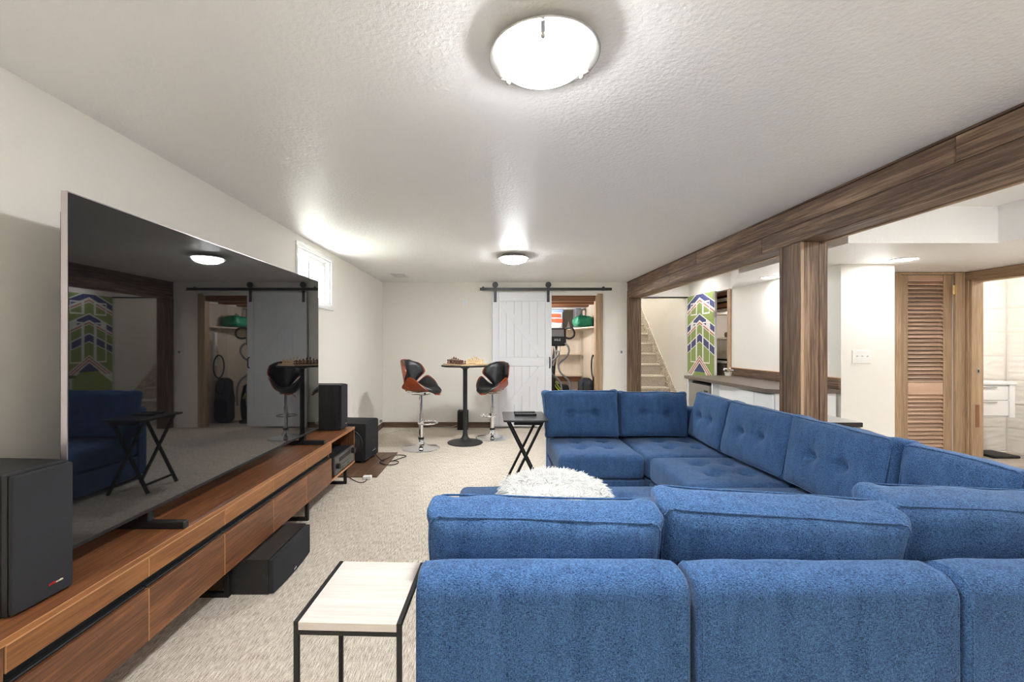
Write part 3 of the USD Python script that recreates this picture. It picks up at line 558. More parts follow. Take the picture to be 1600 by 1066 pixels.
def backrest(l, th, h, seed, r=.06):
    """upholstered slab along x, centred, foot at z 0: rounded top, tight edge at its ends; also the two seam lines"""
    c = []
    for cy, cz, g0 in ((th / 2 - r, h - r, 0), (-th / 2 + r, h - r, 90), (-th / 2 + .015, .015, 180), (th / 2 - .015, .015, 270)):
        rr = r if cz > .1 else .015
        for g in np.radians(np.linspace(g0, g0 + 90, 9)): c.append((cy + rr * math.cos(g), cz + rr * math.sin(g), math.cos(g), math.sin(g)))
    c = np.array(c); D = []
    for i in range(len(c)):   # extra points along the long sides
        a, b = c[i], c[(i + 1) % len(c)]; n = max(1, int(np.linalg.norm(b[:2] - a[:2]) / .05)); D += [a + (b - a) * k / n for k in range(n)]
    c = np.array(D); xs, ins = [], []
    for k in range(5): q = k / 4 * PI / 2; xs.append(-l / 2 + .014 * (1 - math.sin(q))); ins.append(.014 * (1 - math.cos(q)) if False else .014 * (1 - math.sin(q)))
    e = [(-l / 2, .016), (-l / 2 + .002, .008), (-l / 2 + .006, .003), (-l / 2 + .014, 0.)]; mid = [(x, 0.) for x in np.linspace(-l / 2 + .03, l / 2 - .03, 22)]
    sec = e + mid + [(-x, q) for x, q in e[::-1]]; n = len(c)
    V = np.vstack([np.stack([np.full(n, x), c[:, 0] - q * c[:, 2], c[:, 1] - q * c[:, 3]], 1) for x, q in sec])
    F = [grid_faces(len(sec), n, wrap=True)]; V = np.vstack([V, [-l / 2, 0, h / 2], [l / 2, 0, h / 2]]); j = np.arange(n); o = (len(sec) - 1) * n
    F += [np.stack([np.full(n, len(V) - 2), (j + 1) % n, j], 1), np.stack([np.full(n, len(V) - 1), o + j, o + (j + 1) % n], 1)]
    m = trimesh.Trimesh(V, np.vstack(F), process=False); m.fix_normals()
    V = np.array(m.vertices); N = np.array(m.vertex_normals); w = np.clip((l / 2 - np.abs(V[:, 0])) / .08, 0, 1) ** .6
    V += N * (((meshkit.fbm(V * [5, 5, 2.4] + seed * 5.1, 3, seed) - .5) * .016 + .007 * np.clip(V[:, 2] / h, 0, 1)) * w)[:, None]; m.vertices = V
    ln = [tube(np.stack([np.full(n, x), c[:, 0] + c[:, 2] * .0008, c[:, 1] + c[:, 3] * .0008], 1), .0028, 6, closed=True) for x in (-l / 2 + .013, l / 2 - .013)]
    return m, ln
def sofa_module(label, x0, x1, y0, y1, backs, seed, tuft=True):
    cx, cy = (x0 + x1) / 2, (y0 + y1) / 2
    t = thing('sofa_module', label, 'sofa', (cx, cy, 0), group=None)
    g = .004; T = {'S': .145, 'N': .10, 'E': .10}; BH = .70
    sx0, sx1, sy0, sy1 = x0 + g, x1 - g, y0 + g, y1 - g
    if 'S' in backs: sy0 = y0 + T['S']
    if 'N' in backs: sy1 = y1 - T['N']
    if 'E' in backs: sx1 = x1 - T['E']
    obj('base', rbx(sx0 + .004, sx1 - .002, sy0 + .004, sy1 - .004, .045, .232, .012, 2), 'blue_chenille', t, smooth=50)
    m = seat(sx1 - sx0, sy1 - sy0, seed, tuft=tuft); m.apply_translation([(sx0 + sx1) / 2, (sy0 + sy1) / 2, 0]); obj('seat_cushion', m, 'blue_chenille', t, smooth=60)
    for b in backs:
        xe = x1 - g - (T['E'] if 'E' in backs else 0); q = {'S': (x0 + g, xe, y0, y0 + T['S'] - g), 'N': (x0 + g, xe, y1 - T['N'] + g, y1), 'E': (x1 - T['E'] + g, x1 - g, y0 + g, y1 - g)}[b]
        m, ln = backrest((q[3] - q[2]) if b == 'E' else (q[1] - q[0]), T[b] - g, BH - .05, seed + 11, .055 if b == 'S' else .042)
        put = lambda m_: mv(rot(m_, 90 if b == 'E' else 0, [0, 0, 1]), (q[0] + q[1]) / 2, (q[2] + q[3]) / 2, .05)
        bk = obj('backrest', put(m), 'blue_chenille', t, smooth=60)
        for p_ in ln: obj('piping', put(p_), 'blue_chenille', bk, smooth=True)
    for sx in (x0 + .06, x1 - .06):
        for sy in (y0 + .06, y1 - .06): obj('foot', cyl(.022, 0, .05, 12, (sx, sy)), 'matte_black', t)
    return t
sofa_module('blue sofa section with its back to the viewer, leftmost, beside the white-topped side table', -.203, .525, 1.13, 2.01, 'S', 1)
sofa_module('blue sofa section with its back to the viewer, in the middle of the nearest row', .530, 1.228, 1.13, 2.01, 'S', 2)
sofa_module('blue corner sofa section in the lower right of the picture', 1.233, 2.105, 1.13, 2.01, 'SE', 3)
sofa_module('blue tufted ottoman under the white shaggy pillow', -.20, .515, 2.018, 2.745, '', 4)
sofa_module('blue tufted ottoman right of the white shaggy pillow', .521, 1.215, 2.018, 2.745, '', 5)
sofa_module('blue sofa section of the right row, nearest the viewer beside the corner', 1.228, 2.105, 2.018, 2.715, 'E', 6)
sofa_module('blue tufted sofa section of the right row beside the wooden column', 1.228, 2.105, 2.722, 3.42, 'E', 7)
sofa_module('blue sofa section of the far row, at its left end beside the black tray table', .53, 1.222, 3.43, 4.29, 'N', 8)
sofa_module('blue corner sofa section at the far right of the sectional', 1.228, 2.105, 3.43, 4.29, 'NE', 9)

def back_cushion(label, loc, wd, ht, th, rotz, tilt, seed, roll=0.):
    """boxed cushion; its front looks along local -y, bottom centre at loc"""
    t = thing('back_cushion', label, 'cushion', loc, rotz, group=None)
    m = rb(wd, th, ht, .05, 4, (26, 2, 20)); V = np.array(m.vertices); s = np.sign(V[:, 1])
    u, w = 2 * V[:, 0] / wd, 2 * V[:, 2] / ht
    pf = np.clip(1 - np.abs(u) ** 2.4, 0, 1) ** .8 * np.clip(1 - np.abs(w) ** 2.4, 0, 1) ** .8
    V[:, 1] += s * .038 * pf
    f = V[:, 1] < -.02; T = V[f]
    dent(T, [(-.11, .0, 0, 2), (.11, .0, 0, 2)], .040, .022, 1, 1)
    T[:, 1] += .008 * np.exp(-(T[:, 2] / .012) ** 2) * (np.abs(T[:, 0]) < .13); V[f] = T
    e = np.clip(np.abs(u) - .8, 0, 1) * np.clip(np.abs(w) - .75, 0, 1); V[:, 0] += np.sign(u) * e * .55; V[:, 2] += np.sign(w) * e * .5
    V[:, 0] *= 1 + .045 * w * np.clip(.6 - V[:, 1] / th * -.8, 0, 1)
    V[:, 2] += .012 * np.cos(u * 2.1) * (w > .3) - .014 * (1 - u * u) * (w > .5)
    m.vertices = V; wrinkle(m, .014, 3.6, seed); wrinkle(m, .0045, 11., seed + 3)
    def pose(q):
        q = mv(q, 0, 0, ht / 2); q = rot(q, roll, [0, 1, 0]); return rot(q, -tilt, [1, 0, 0], (0, th / 2, 0))
    body = obj('cover', pose(m), 'blue_chenille', t, local=True, smooth=60)
    Vm = np.array(m.vertices); Nn = m.vertex_normals
    from scipy.spatial import cKDTree
    kd = cKDTree(Vm)
    for sy in (-1, 1):   # seams where the gusset meets the faces
        a, b = wd / 2 - .012, ht / 2 - .012; r = .04; pts = []
        for cx, cz, g0 in ((a - r, b - r, 0), (-a + r, b - r, 90), (-a + r, -b + r, 180), (a - r, -b + r, 270)):
            for g in np.radians(np.linspace(g0, g0 + 90, 5)): pts.append((cx + r * math.cos(g), sy * (th / 2 - .012), cz + r * math.sin(g)))
        pts.append(pts[0]); pts = np.array(pts); P = np.vstack([np.linspace(pts[i], pts[i + 1], 9)[:-1] for i in range(len(pts) - 1) if np.linalg.norm(pts[i + 1] - pts[i]) > 1e-6])
        dd, ii = kd.query(P, k=4); wgt = 1 / (dd + 1e-3); wgt /= wgt.sum(1, keepdims=True); Q = (Vm[ii] * wgt[..., None]).sum(1); NN = (Nn[ii] * wgt[..., None]).sum(1)
        Q = Q * .85 + (P + 0) * .15
        for _ in range(2): Q = (np.roll(Q, 1, 0) + Q * 2 + np.roll(Q, -1, 0)) / 4
        Q = Q + NN * .002
        obj('piping', pose(tube(Q, .0035, 5, closed=True)), 'blue_chenille', body, local=True, smooth=True)
    return t
SZ = .438
# near row: fronts look away from the viewer (+y)
back_cushion('blue back cushion at the left end of the nearest row, before the shaggy pillow', (.155, 1.42, SZ), .70, .375, .155, 177.5, 10, 21, -1.)
back_cushion('blue back cushion in the middle of the nearest row', (.878, 1.43, SZ), .70, .385, .155, 173, 11, 22, -1.5)
back_cushion('blue back cushion of the nearest row cut off by the right picture edge', (1.55, 1.46, SZ), .64, .385, .155, 175, 10, 23, -1.)
# right row: fronts look to the left (-x)
back_cushion('blue back cushion leaning at the far end of the right row, beside the corner', (1.865, 3.74, SZ), .60, .42, .15, -92, 12, 24, 1.)
back_cushion('blue back cushion of the right row in front of the wooden column', (1.86, 3.065, SZ), .70, .42, .155, -88, 12, 25, 0.)
back_cushion('blue back cushion of the right row in front of the louvered door', (1.86, 2.36, SZ), .70, .42, .16, -91, 11, 26, 0.)
back_cushion('blue back cushion of the right row that runs out of the picture on the right', (1.90, 1.785, SZ), .455, .41, .155, -88, 11, 27, 0.)
# far row: fronts look at the viewer
back_cushion('blue back cushion at the left end of the far row, behind the tray table', (.835, 4.05, SZ), .68, .43, .15, 0, 9, 28, -.8)
back_cushion('blue back cushion of the far row in front of the stairs', (1.50, 4.055, SZ), .62, .42, .15, -1, 9, 29, .8)

# shaggy pillow
fp = thing('shaggy_pillow', 'white shaggy fur pillow lying on the blue ottoman', 'pillow', (.345, 2.40, .452))
rg = np.random.default_rng(8)
core = trimesh.creation.icosphere(4, 1.); V = np.array(core.vertices); V = np.sign(V) * np.abs(V) ** [.75, .75, 1.]; V = V * [.265, .23, .055] + [0, 0, .045]
V[:, 2] = np.maximum(V[:, 2], .002); V[:, 2] += .035 * np.exp(-((V[:, 0] - .0) ** 2 + (V[:, 1] - .05) ** 2) / .02) * (V[:, 2] > .03); core.vertices = V
fabric('fur', srgb(238, 238, 238), srgb(252, 252, 252), (60., 60., 60.), .9, .2)
obj('cushion', core, 'fur', fp, local=True, smooth=True)
pts, fi = trimesh.sample.sample_surface(core, 11000, seed=4); nn = core.face_normals[fi]; ok = (pts[:, 2] > .012); pts, nn = pts[ok], nn[ok]
clump = meshkit.noise(pts * 15, 3)[:, None]; clump2 = meshkit.noise(pts * 15 + 40, 5)[:, None]
tang = np.stack([np.cos(clump[:, 0] * 14), np.sin(clump2[:, 0] * 14), 0 * clump[:, 0] - .35], 1); dirn = nn * .75 + tang * .75 + rg.normal(0, .16, pts.shape); dirn /= np.linalg.norm(dirn, axis=1, keepdims=True)
ln = (.058 * (.6 + .6 * rg.random(len(pts))))[:, None]; ss = np.array([0, .35, .7, 1.])
curv = pts[:, None] + dirn[:, None] * ln[:, None] * ss[None, :, None] + np.array([0, 0, -1.]) * (ss ** 2)[None, :, None] * ln[:, None] * .35
curv[..., 2] = np.maximum(curv[..., 2], .003)
bc = UsdGeom.BasisCurves.Define(stage, numbered(fp.path, 'fur')); bc.CreateTypeAttr('linear')
bc.CreatePointsAttr(Vt.Vec3fArray.FromNumpy(curv.reshape(-1, 3).astype(np.float32))); bc.CreateCurveVertexCountsAttr(Vt.IntArray.FromNumpy(np.full(len(pts), 4, np.int32)))
bc.CreateWidthsAttr(Vt.FloatArray.FromNumpy(np.tile(np.array([.0042, .0040, .0030, .0010], np.float32), len(pts)))); bc.SetWidthsInterpolation('vertex')
pm('fur_hair', srgb(240, 239, 236), .8); UsdShade.MaterialBindingAPI.Apply(bc.GetPrim()).Bind(MATS['fur_hair']); say(bc.GetPrim(), kind='stuff')

# ------------------------------------------------------------------ tables
sd = thing('side_table', 'small side table with a pale wood top and thin black metal frame in the foreground', 'table', (-.365, 1.272, 0), -2.)
a, b, Zt, w = .140, .157, .60, .0125
obj('tabletop', cb(-a + w, a - w, -b, b, Zt - .022, Zt - .001, .001), 'ash_x', sd, local=True)
for x in (-a + w / 2, a - w / 2):
    obj('rail', cb(x - w / 2, x + w / 2, -b, b, Zt - w, Zt, .001), 'black_metal', sd, local=True); obj('foot_rail', cb(x - w / 2, x + w / 2, -b + w, b - w, 0, w, .001), 'black_metal', sd, local=True)
    for y in (-b + w / 2, b - w / 2): obj('leg', cb(x - w / 2, x + w / 2, y - w / 2, y + w / 2, 0, Zt - w, .001), 'black_metal', sd, local=True)
for y in (-b + w / 2, b - w / 2): obj('crossbar', cb(-a + w, a - w, y - w / 2, y + w / 2, Zt - .034, Zt - .0225, .001), 'black_metal', sd, local=True)

tt = thing('tray_table', 'black folding tray table with crossed legs left of the far sofa section', 'table', (.295, 3.95, 0))
obj('tabletop', prism(Polygon([(-.17, -.22), (.17, -.22), (.17, .22), (-.17, .22)]).buffer(.022), .645, .66), 'tray_black', tt, local=True, smooth=30)
obj('apron', cb(-.10, .15, -.20, -.175, .612, .644), 'black_metal', tt, local=True); obj('apron', cb(-.10, .15, .175, .20, .612, .644), 'black_metal', tt, local=True)
for y, s in ((-.19, 1), (.16, 1)): obj('leg', bar((-.155, y, .64), (.16, y, .005), .02, .03), 'black_metal', tt, local=True)
for y in (-.155, .19): obj('leg', bar((.155, y, .64), (-.16, y, .005), .02, .03), 'black_metal', tt, local=True)
obj('stretcher', bar((.125, -.19, .075), (.125, .17, .075), .018), 'black_metal', tt, local=True); obj('stretcher', bar((-.125, -.155, .075), (-.125, .19, .075), .018), 'black_metal', tt, local=True)
rm = thing('remote_control', 'black remote controls side by side on the tray table', 'remote', (.31, 4.02, .661))
for y in (-.06, .05):
    bdy = obj('body', mv(rbx(-.10, .10, y - .022, y + .022, 0, .02, .008), 0, 0, 0), 'matte_black', rm, local=True, smooth=40)
    for i in range(6): obj('button', cyl(.005, .0195, .0215, 8, (-.075 + .025 * i, y)), 'grey_plastic', bdy, local=True)

pb = thing('pub_table', 'tall round pub table with black pedestal between the two bar stools', 'table', (-.35, 5.77, 0))
obj('tabletop', lathe([(0, 1.012), (.306, 1.012), (.312, 1.018), (.312, 1.03), (.308, 1.034), (0, 1.034)], 48), 'counter_y', pb, local=True, smooth=40)
obj('edge', lathe([(.312, 1.013), (.3145, 1.015), (.3145, 1.031), (.312, 1.033)], 48), 'matte_black', pb, local=True, smooth=40)
obj('pedestal', lathe([(0, 0), (.232, 0), (.236, .006), (.225, .014), (.15, .026), (.08, .045), (.045, .075), (.033, .11), (.029, .16), (.029, .96), (.033, .98), (.07, 1.0), (.11, 1.011), (0, 1.0115)], 40), 'rubber', pb, local=True, smooth=40)
cbrd = thing('chessboard', 'pale wooden chessboard lying diagonally on the round pub table', 'chessboard', (-.345, 5.77, 1.0345), 38)
obj('frame', cat_([cb(-.215, .215, -.215, -.19, 0, .016, .002), cb(-.215, .215, .19, .215, 0, .016, .002), cb(-.215, -.19, -.19, .19, 0, .016, .002), cb(.19, .215, -.19, .19, 0, .016, .002)]), 'maple', cbrd, local=True)
for i in range(8):
    for j in range(8):
        s = .0475; obj('square', bx(-.19 + i * s + .0002, -.19 + i * s + s - .0002, -.19 + j * s + .0002, -.19 + j * s + s - .0002, 0, .0155), 'maple' if (i + j) % 2 else 'chess_dark', cbrd, local=True)
PIECE = {'pawn': ([(0, 0), (.013, 0), (.013, .004), (.009, .009), (.005, .02), (.005, .025), (.009, .027), (.005, .029), (.008, .034), (.009, .039), (.006, .045), (0, .047)]),
         'rook': ([(0, 0), (.016, 0), (.016, .005), (.011, .011), (.008, .03), (.008, .038), (.013, .041), (.013, .054), (.008, .054), (.008, .05), (0, .05)]),
         'knight': ([(0, 0), (.016, 0), (.016, .005), (.010, .011), (.008, .018), (0, .02)]),
         'bishop': ([(0, 0), (.015, 0), (.015, .005), (.010, .011), (.006, .03), (.006, .042), (.011, .045), (.006, .048), (.010, .056), (.007, .066), (.003, .071), (.003, .075), (0, .076)]),
         'queen': ([(0, 0), (.017, 0), (.017, .005), (.011, .012), (.007, .035), (.006, .055), (.012, .058), (.007, .062), (.013, .078), (.009, .080), (.004, .083), (.003, .088), (0, .089)]),
         'king': ([(0, 0), (.017, 0), (.017, .005), (.011, .012), (.007, .035), (.007, .058), (.013, .061), (.008, .065), (.013, .083), (.009, .087), (.002, .089), (0, .089)])}
def piece_mesh(k):
    m = lathe(PIECE[k], 12)
    if k == 'knight':
        pr = prism([(-.010, 0), (.010, 0), (.009, .014), (.004, .022), (.013, .020), (.016, .026), (.006, .040), (.002, .045), (-.006, .040), (-.012, .024)], -.005, .005)
        pr.apply_transform([[1, 0, 0, 0], [0, 0, 1, 0], [0, 1, 0, .016], [0, 0, 0, 1]]); m = cat_([m, pr])
    if k == 'king': m = cat_([m, cb(-.0015, .0015, -.0015, .0015, .088, .099, .0003), cb(-.004, .004, -.0015, .0015, .0925, .0955, .0003)])
    return m
ORD = ['first', 'second', 'third', 'fourth', 'fifth', 'sixth', 'seventh', 'eighth']
queue = []
order = ['rook', 'knight', 'bishop', 'queen', 'king', 'bishop', 'knight', 'rook']; c38, s38 = math.cos(math.radians(38)), math.sin(math.radians(38))
meshes_ = {k: piece_mesh(k) for k in PIECE}
for tone, mat, rows in (('dark brown', 'chess_dark', (0, 1)), ('pale wood', 'chess_light', (7, 6))):
    for j in range(8):
        for r_, k in ((rows[0], order[j]), (rows[1], 'pawn')):
            lx, ly = -.19 + (r_ + .5) * .0475, -.19 + (j + .5) * .0475
            one = k in ('king', 'queen')
            queue.append((tone, k, mat, (-.345 + lx * c38 - ly * s38, 5.77 + lx * s38 + ly * c38, 1.0502)))
for tone, k, mat, at in queue:
    same = sorted(q[3][0] / q[3][1] for q in queue if q[:2] == (tone, k)); i = same.index(at[0] / at[1])
    which = '' if len(same) == 1 else (('left one of the two', 'right one of the two')[i] if len(same) == 2 else ORD[i] + ' from the left of its eight')
    solo('chess_' + k, meshes_[k], mat, '%s chess %s on the chessboard%s' % (tone, k, ', ' + which if which else ''), 'chess piece', at, None if not which else '%s chess %ss' % (tone, k), smooth=40, rotz=38 if tone[0] == 'd' else 218)

# bar stools
def shell(half, yz, wings, n=22, th=.012, off=0., m_=18, flip=1):
    """a bent sheet: half(v) half width, yz(v) centre line, wings(v, s) offset of the edges; returned with thickness"""
    v = np.linspace(0, 1, n); s = np.linspace(-1, 1, m_); P = np.zeros((n, m_, 3))
    for i, q in enumerate(v):
        for j, k in enumerate(s): P[i, j] = wings(q, k, half(q), yz(q))
    du = np.gradient(P, axis=0); dv = np.gradient(P, axis=1); N = np.cross(dv, du) * flip; N /= np.linalg.norm(N, axis=2, keepdims=True) + 1e-9
    A, B = P + N * off, P + N * (off + th)
    if th > .02:   # a pad: swell in the middle, thin at its rim
        e = np.minimum(np.minimum(v, 1 - v)[:, None] * 6, (1 - np.abs(s))[None, :] * 4); e = np.clip(e, 0, 1) ** .5; B = A + N * (th * (.25 + .75 * e))[..., None]
    V = np.vstack([A.reshape(-1, 3), B.reshape(-1, 3)]); F = grid_faces(n, m_); K = n * m_
    rim = [(i, 0) for i in range(n)] + [(n - 1, j) for j in range(1, m_)] + [(i, m_ - 1) for i in range(n - 2, -1, -1)] + [(0, j) for j in range(m_ - 2, 0, -1)]
    idx = np.array([i * m_ + j for i, j in rim]); nx = np.roll(idx, -1)
    side = np.vstack([np.stack([idx, nx, nx + K], 1), np.stack([idx, nx + K, idx + K], 1)])
    m = trimesh.Trimesh(V, np.vstack([F[:, ::-1], F + K, side]), process=False); m.fix_normals(); return m
ip = lambda xs, ys: (lambda v: float(np.interp(v, xs, ys)))
def smooth_ip(xs, ys):
    from scipy.interpolate import PchipInterpolator
    f = PchipInterpolator(xs, ys); return lambda v: float(f(v))
def bar_stool(label, loc, face_deg, seat_z):
    t = thing('bar_stool', label, 'bar stool', loc, face_deg)      # faces local +x
    ZS = seat_z
    sh = smooth_ip([0, .06, .2, .45, .7, .9, 1], [.07, .13, .19, .235, .215, .15, .06]); wing = smooth_ip([0, .15, .42, .62, .85, 1], [.02, .09, .19, .14, .04, .0]); drop = smooth_ip([0, .3, .75, .92, 1], [.02, .0, .012, -.0, -.03])
    def seat_w(v, s, h, yz):
        x = -.20 + .47 * v - .03 * abs(s) ** 2; lat = h * (abs(s) ** .92 if False else 1) * np.sign(s) * abs(s) * (1 - .12 * abs(s) ** 3); return (x, lat, ZS + drop(v) + wing(v) * abs(s) ** 2.3)
    wood_s = obj('seat_shell', shell(sh, lambda v: 0, seat_w, 26, .012, -.012, flip=-1), 'bent_wood', t, local=True, smooth=60)
    inset = lambda f, k: (lambda v: f(v) * k)
    def seat_p(v, s, h, yz): return seat_w(.03 + .94 * v, s * .955, sh(.03 + .94 * v), yz)
    obj('seat_pad', shell(sh, lambda v: 0, seat_p, 26, .034, .0005, flip=-1), 'leather', t, local=True, smooth=60)
    bh = smooth_ip([0, .15, .35, .62, .85, .96, 1], [.075, .095, .15, .215, .19, .11, .04]); lean = smooth_ip([0, .3, 1], [-.185, -.215, -.27])
    def back_w(v, s, h, yz): return (lean(v) + .17 * (s * h / .215) ** 2, s * h, ZS + .0 + .40 * v)
    obj('back_shell', shell(bh, lambda v: 0, back_w, 26, .012, -.012), 'bent_wood', t, local=True, smooth=60)
    def back_p(v, s, h, yz): return back_w(.03 + .945 * v, s * .955, bh(.03 + .945 * v), yz)
    obj('back_pad', shell(bh, lambda v: 0, back_p, 26, .042, .0005), 'leather', t, local=True, smooth=60)
    obj('bracket', cat_([cb(-.235, .06, -.022, .022, ZS - .03, ZS - .0135, .004), bar((-.21, 0, ZS - .025), (-.215, 0, ZS + .10), .03, .008)]), 'chrome', t, local=True)
    obj('swivel_plate', cb(-.09, .09, -.08, .08, ZS - .04, ZS - .0305, .004), 'chrome', t, local=True)
    obj('base', lathe([(0, 0), (.225, 0), (.229, .004), (.222, .010), (.14, .022), (.075, .042), (.045, .07), (.034, .10), (.034, .115), (0, .115)], 44), 'chrome', t, local=True, smooth=40)
    obj('collar', lathe([(.028, .116), (.036, .118), (.036, .14), (.028, .142), (.028, .116)], 28), 'black_metal', t, local=True, smooth=40)
    obj('column', cyl(.0275, .1155, .44, 28), 'chrome', t, local=True, smooth=40); obj('gas_lift', cyl(.02, .4405, ZS - .0405, 24), 'chrome', t, local=True, smooth=40)
    g = np.radians(np.linspace(0, 360, 41)[:-1])
    fr = obj('footrest', tube(np.stack([.10 + .115 * np.cos(g), .125 * np.sin(g), np.full(40, .33)], 1), .0105, 8, closed=True), 'chrome', t, local=True, smooth=True)
    obj('footrest_clamp', lathe([(.0278, .30), (.037, .302), (.037, .352), (.0278, .354), (.0278, .30)], 24), 'chrome', fr, local=True, smooth=40)
    obj('lever', tube(spline([(.0, -.02, ZS - .045), (.03, -.08, ZS - .055), (.05, -.125, ZS - .10)], 10), .005, 6), 'chrome', t, local=True, smooth=True)
bar_stool('bentwood bar stool with black leather left of the pub table', (-.885, 5.47, 0), -23, .715)
bar_stool('bentwood bar stool with black leather right of the pub table, before the barn door', (.01, 6.07, 0), 237, .66)

# ------------------------------------------------------------------ media wall
mc = thing('media_console', 'long low walnut media console on black metal legs along the left wall', 'console', (-1.49, 2.64, 0))
XF, XB, YA, YZ = -1.30, -1.68, 1.14, 4.135
obj('top', cb(XB, XF, YA, YZ, .508, .528, .001), 'walnut_y', mc)
tb = obj('edge', cb(XF, XF + .0015, YA, YZ, .509, .5275, .0005), 'walnut_light', mc); obj('edge_line', cat_([cb(XF - .0006, XF + .0021, YA, YZ, z, z + .0016, .0004) for z in (.508, .5268)]), 'edge_band', tb)
for y0 in (YA, YZ - .02): obj('side_panel', cb(XB, XF - .001, y0, y0 + .02, .19, .5075, .001), 'walnut_z', mc)
obj('bottom_panel', cb(XB, XF - .001, YA + .0205, YZ - .0205, .19, .207, .001), 'walnut_y', mc); obj('bottom_edge', cb(XF - .0008, XF + .0008, 3.54, YZ, .19, .207, .0004), 'edge_band', mc)
obj('back_panel', cb(XB, XB + .006, YA + .0205, YZ - .0205, .2075, .5075, .001), 'walnut_y', mc)
obj('divider', cb(XB + .007, XF - .022, 3.525, 3.54, .2075, .5075, .001), 'walnut_z', mc)
obj('finger_groove', bx(XF - .045, XF - .03, YA + .021, 3.524, .2075, .5075), 'matte_black', mc)
seams = [YA + .0225, 1.652, 2.122, 2.597, 3.060, 3.538]
for a, b in zip(seams[:-1], seams[1:]):
    dr = obj('drawer', cb(XF - .02, XF, a + .002, b - .002, .431, .506, .001), 'walnut_light', mc)
    e = [cb(XF - .019, XF + .0006, a + .0014, a + .0030, .431, .506, .0004), cb(XF - .019, XF + .0006, b - .0030, b - .0014, .431, .506, .0004), cb(XF - .01, XF + .0006, a + .003, b - .003, .5035, .5065, .0004)]
    obj('edge', cat_(e), 'edge_band', dr)
    dr = obj('flap_door', cb(XF - .02, XF, a + .002, b - .002, .1875, .385, .001), 'walnut_y', mc)
    obj('edge', cat_([cb(XF - .019, XF + .0006, a + .0014, a + .0030, .1875, .385, .0004), cb(XF - .019, XF + .0006, b - .0030, b - .0014, .1875, .385, .0004)]), 'edge_band', dr)
    obj('groove_strip', cb(XF - .03, XF - .012, a + .002, b - .002, .386, .395, .002), 'matte_black', dr)
for yy in (1.30, 2.25, 3.225, 4.07):
    obj('leg_frame', cat_([cb(-1.385, -1.360, yy, yy + .025, 0, .1895, .002), cb(-1.645, -1.620, yy, yy + .025, 0, .1895, .002), cb(-1.62, -1.385, yy, yy + .025, 0, .025, .002)]), 'black_metal', mc)

tv = thing('television', 'very large flat black television standing on the walnut console', 'television', (-1.45, 2.53, .529))
TX, T0, T1, TZ0, TZ1 = -1.43, 1.467, 3.60, .612, 1.832
obj('back_shell', rbx(TX - .075, TX - .022, T0 + .04, T1 - .04, TZ0 + .02, TZ1 - .04, .02, 2), 'matte_black', tv, smooth=40)
obj('bezel', cat_([bx(TX - .022, TX - .0015, T0, T0 + .004, TZ0, TZ1), bx(TX - .022, TX - .0015, T1 - .004, T1, TZ0, TZ1), bx(TX - .022, TX - .0015, T0 + .004, T1 - .004, TZ1 - .004, TZ1), bx(TX - .022, TX - .018, T0 + .004, T1 - .004, TZ0, TZ1 - .004)]), 'silver_bezel', tv)
obj('bottom_bezel', cb(TX - .018, TX + .002, T0 + .004, T1 - .004, TZ0, TZ0 + .016, .002), 'matte_black', tv)
obj('screen', bx(TX - .0179, TX, T0 + .0045, T1 - .0045, TZ0 + .0165, TZ1 - .0045), 'tv_screen', tv)
for yy in (1.86, 3.40):
    m = cat_([cb(-1.64, -1.303, yy - .016, yy + .016, .5285, .560, .004), cb(-1.50, -1.455, yy - .016, yy + .016, .559, .66, .003)])
    obj('foot', m, 'matte_black', tv)

def bookshelf(label, cx, cy, rz, badge):
    """front looks along local +x, depth .29"""
    t = thing('bookshelf_speaker', label, 'speaker', (cx, cy, .5285), rz)
    obj('cabinet', rbx(-.29, -.022, -.088, .088, 0, .412, .004, 1), 'black_ash', t, local=True)
    obj('baffle', cb(-.0215, -.004, -.086, .086, .002, .410, .002), 'matte_black', t, local=True)
    g = obj('grille', rbx(-.0035, .014, -.085, .085, .006, .406, .007, 3), 'grille_cloth', t, local=True, smooth=40)
    if badge:
        m = wall_text('polk', .007, .0012, (.0142, .020, .045), '+x', True); obj('badge', m, 'red_print', g, local=True, label='red and cream maker badge')
        m = wall_text('audio', .006, .0012, (.0142, .041, .045), '+x', True); obj('badge', m, 'pale_print', g, local=True)
    return t
bookshelf('black bookshelf speaker at the near end of the console, in front of the television', -1.375, 1.328, -4, True)
bookshelf('black bookshelf speaker at the far end of the console', -1.373, 4.028, 0, True)

sw = thing('subwoofer', 'large black cube subwoofer on a wooden pad beyond the console', 'subwoofer', (-1.55, 4.95, .012), -6)
obj('cabinet', rbx(-.185, .185, -.195, .195, .02, .43, .006, 2), 'soft_black', sw, local=True)
obj('front_panel', rbx(.186, .20, -.19, .19, .025, .425, .006, 2), 'soft_black', sw, local=True)
g = np.linspace(0, PI / 2, 8)
obj('driver_ring', mv(rot(lathe([(.125, 0), (.152, 0), (.155, .006), (.150, .012), (.128, .012), (.125, .006), (.125, 0)], 40), 90, [1, 0, 0]), .02, -.1955, .21), 'rubber', sw, local=True, smooth=40)
cone = obj('driver_cone', mv(rot(lathe([(0, .002), (.125, .002), (.124, .010), (.105, .016), (.088, .006), (.045, .004), (.03, .014), (0, .016)], 40), 90, [1, 0, 0]), .02, -.1955, .21), 'dark_metal', sw, local=True, smooth=30)
obj('dust_cap', mv(rot(lathe([(.0, .0162), (.044, .0162), (.04, .024), (.02, .03), (0, .031)], 24), 90, [1, 0, 0]), .02, -.1955, .21), 'nickel', sw, local=True, smooth=40)
obj('badge', wall_text('polk audio', .014, .0015, (.2002, .06, .09), '+x', True), 'silver_print', sw, local=True)
for sx in (-.15, .15):
    for sy in (-.16, .16): obj('foot', cyl(.018, 0, .0205, 12, (sx, sy)), 'rubber', sw, local=True)
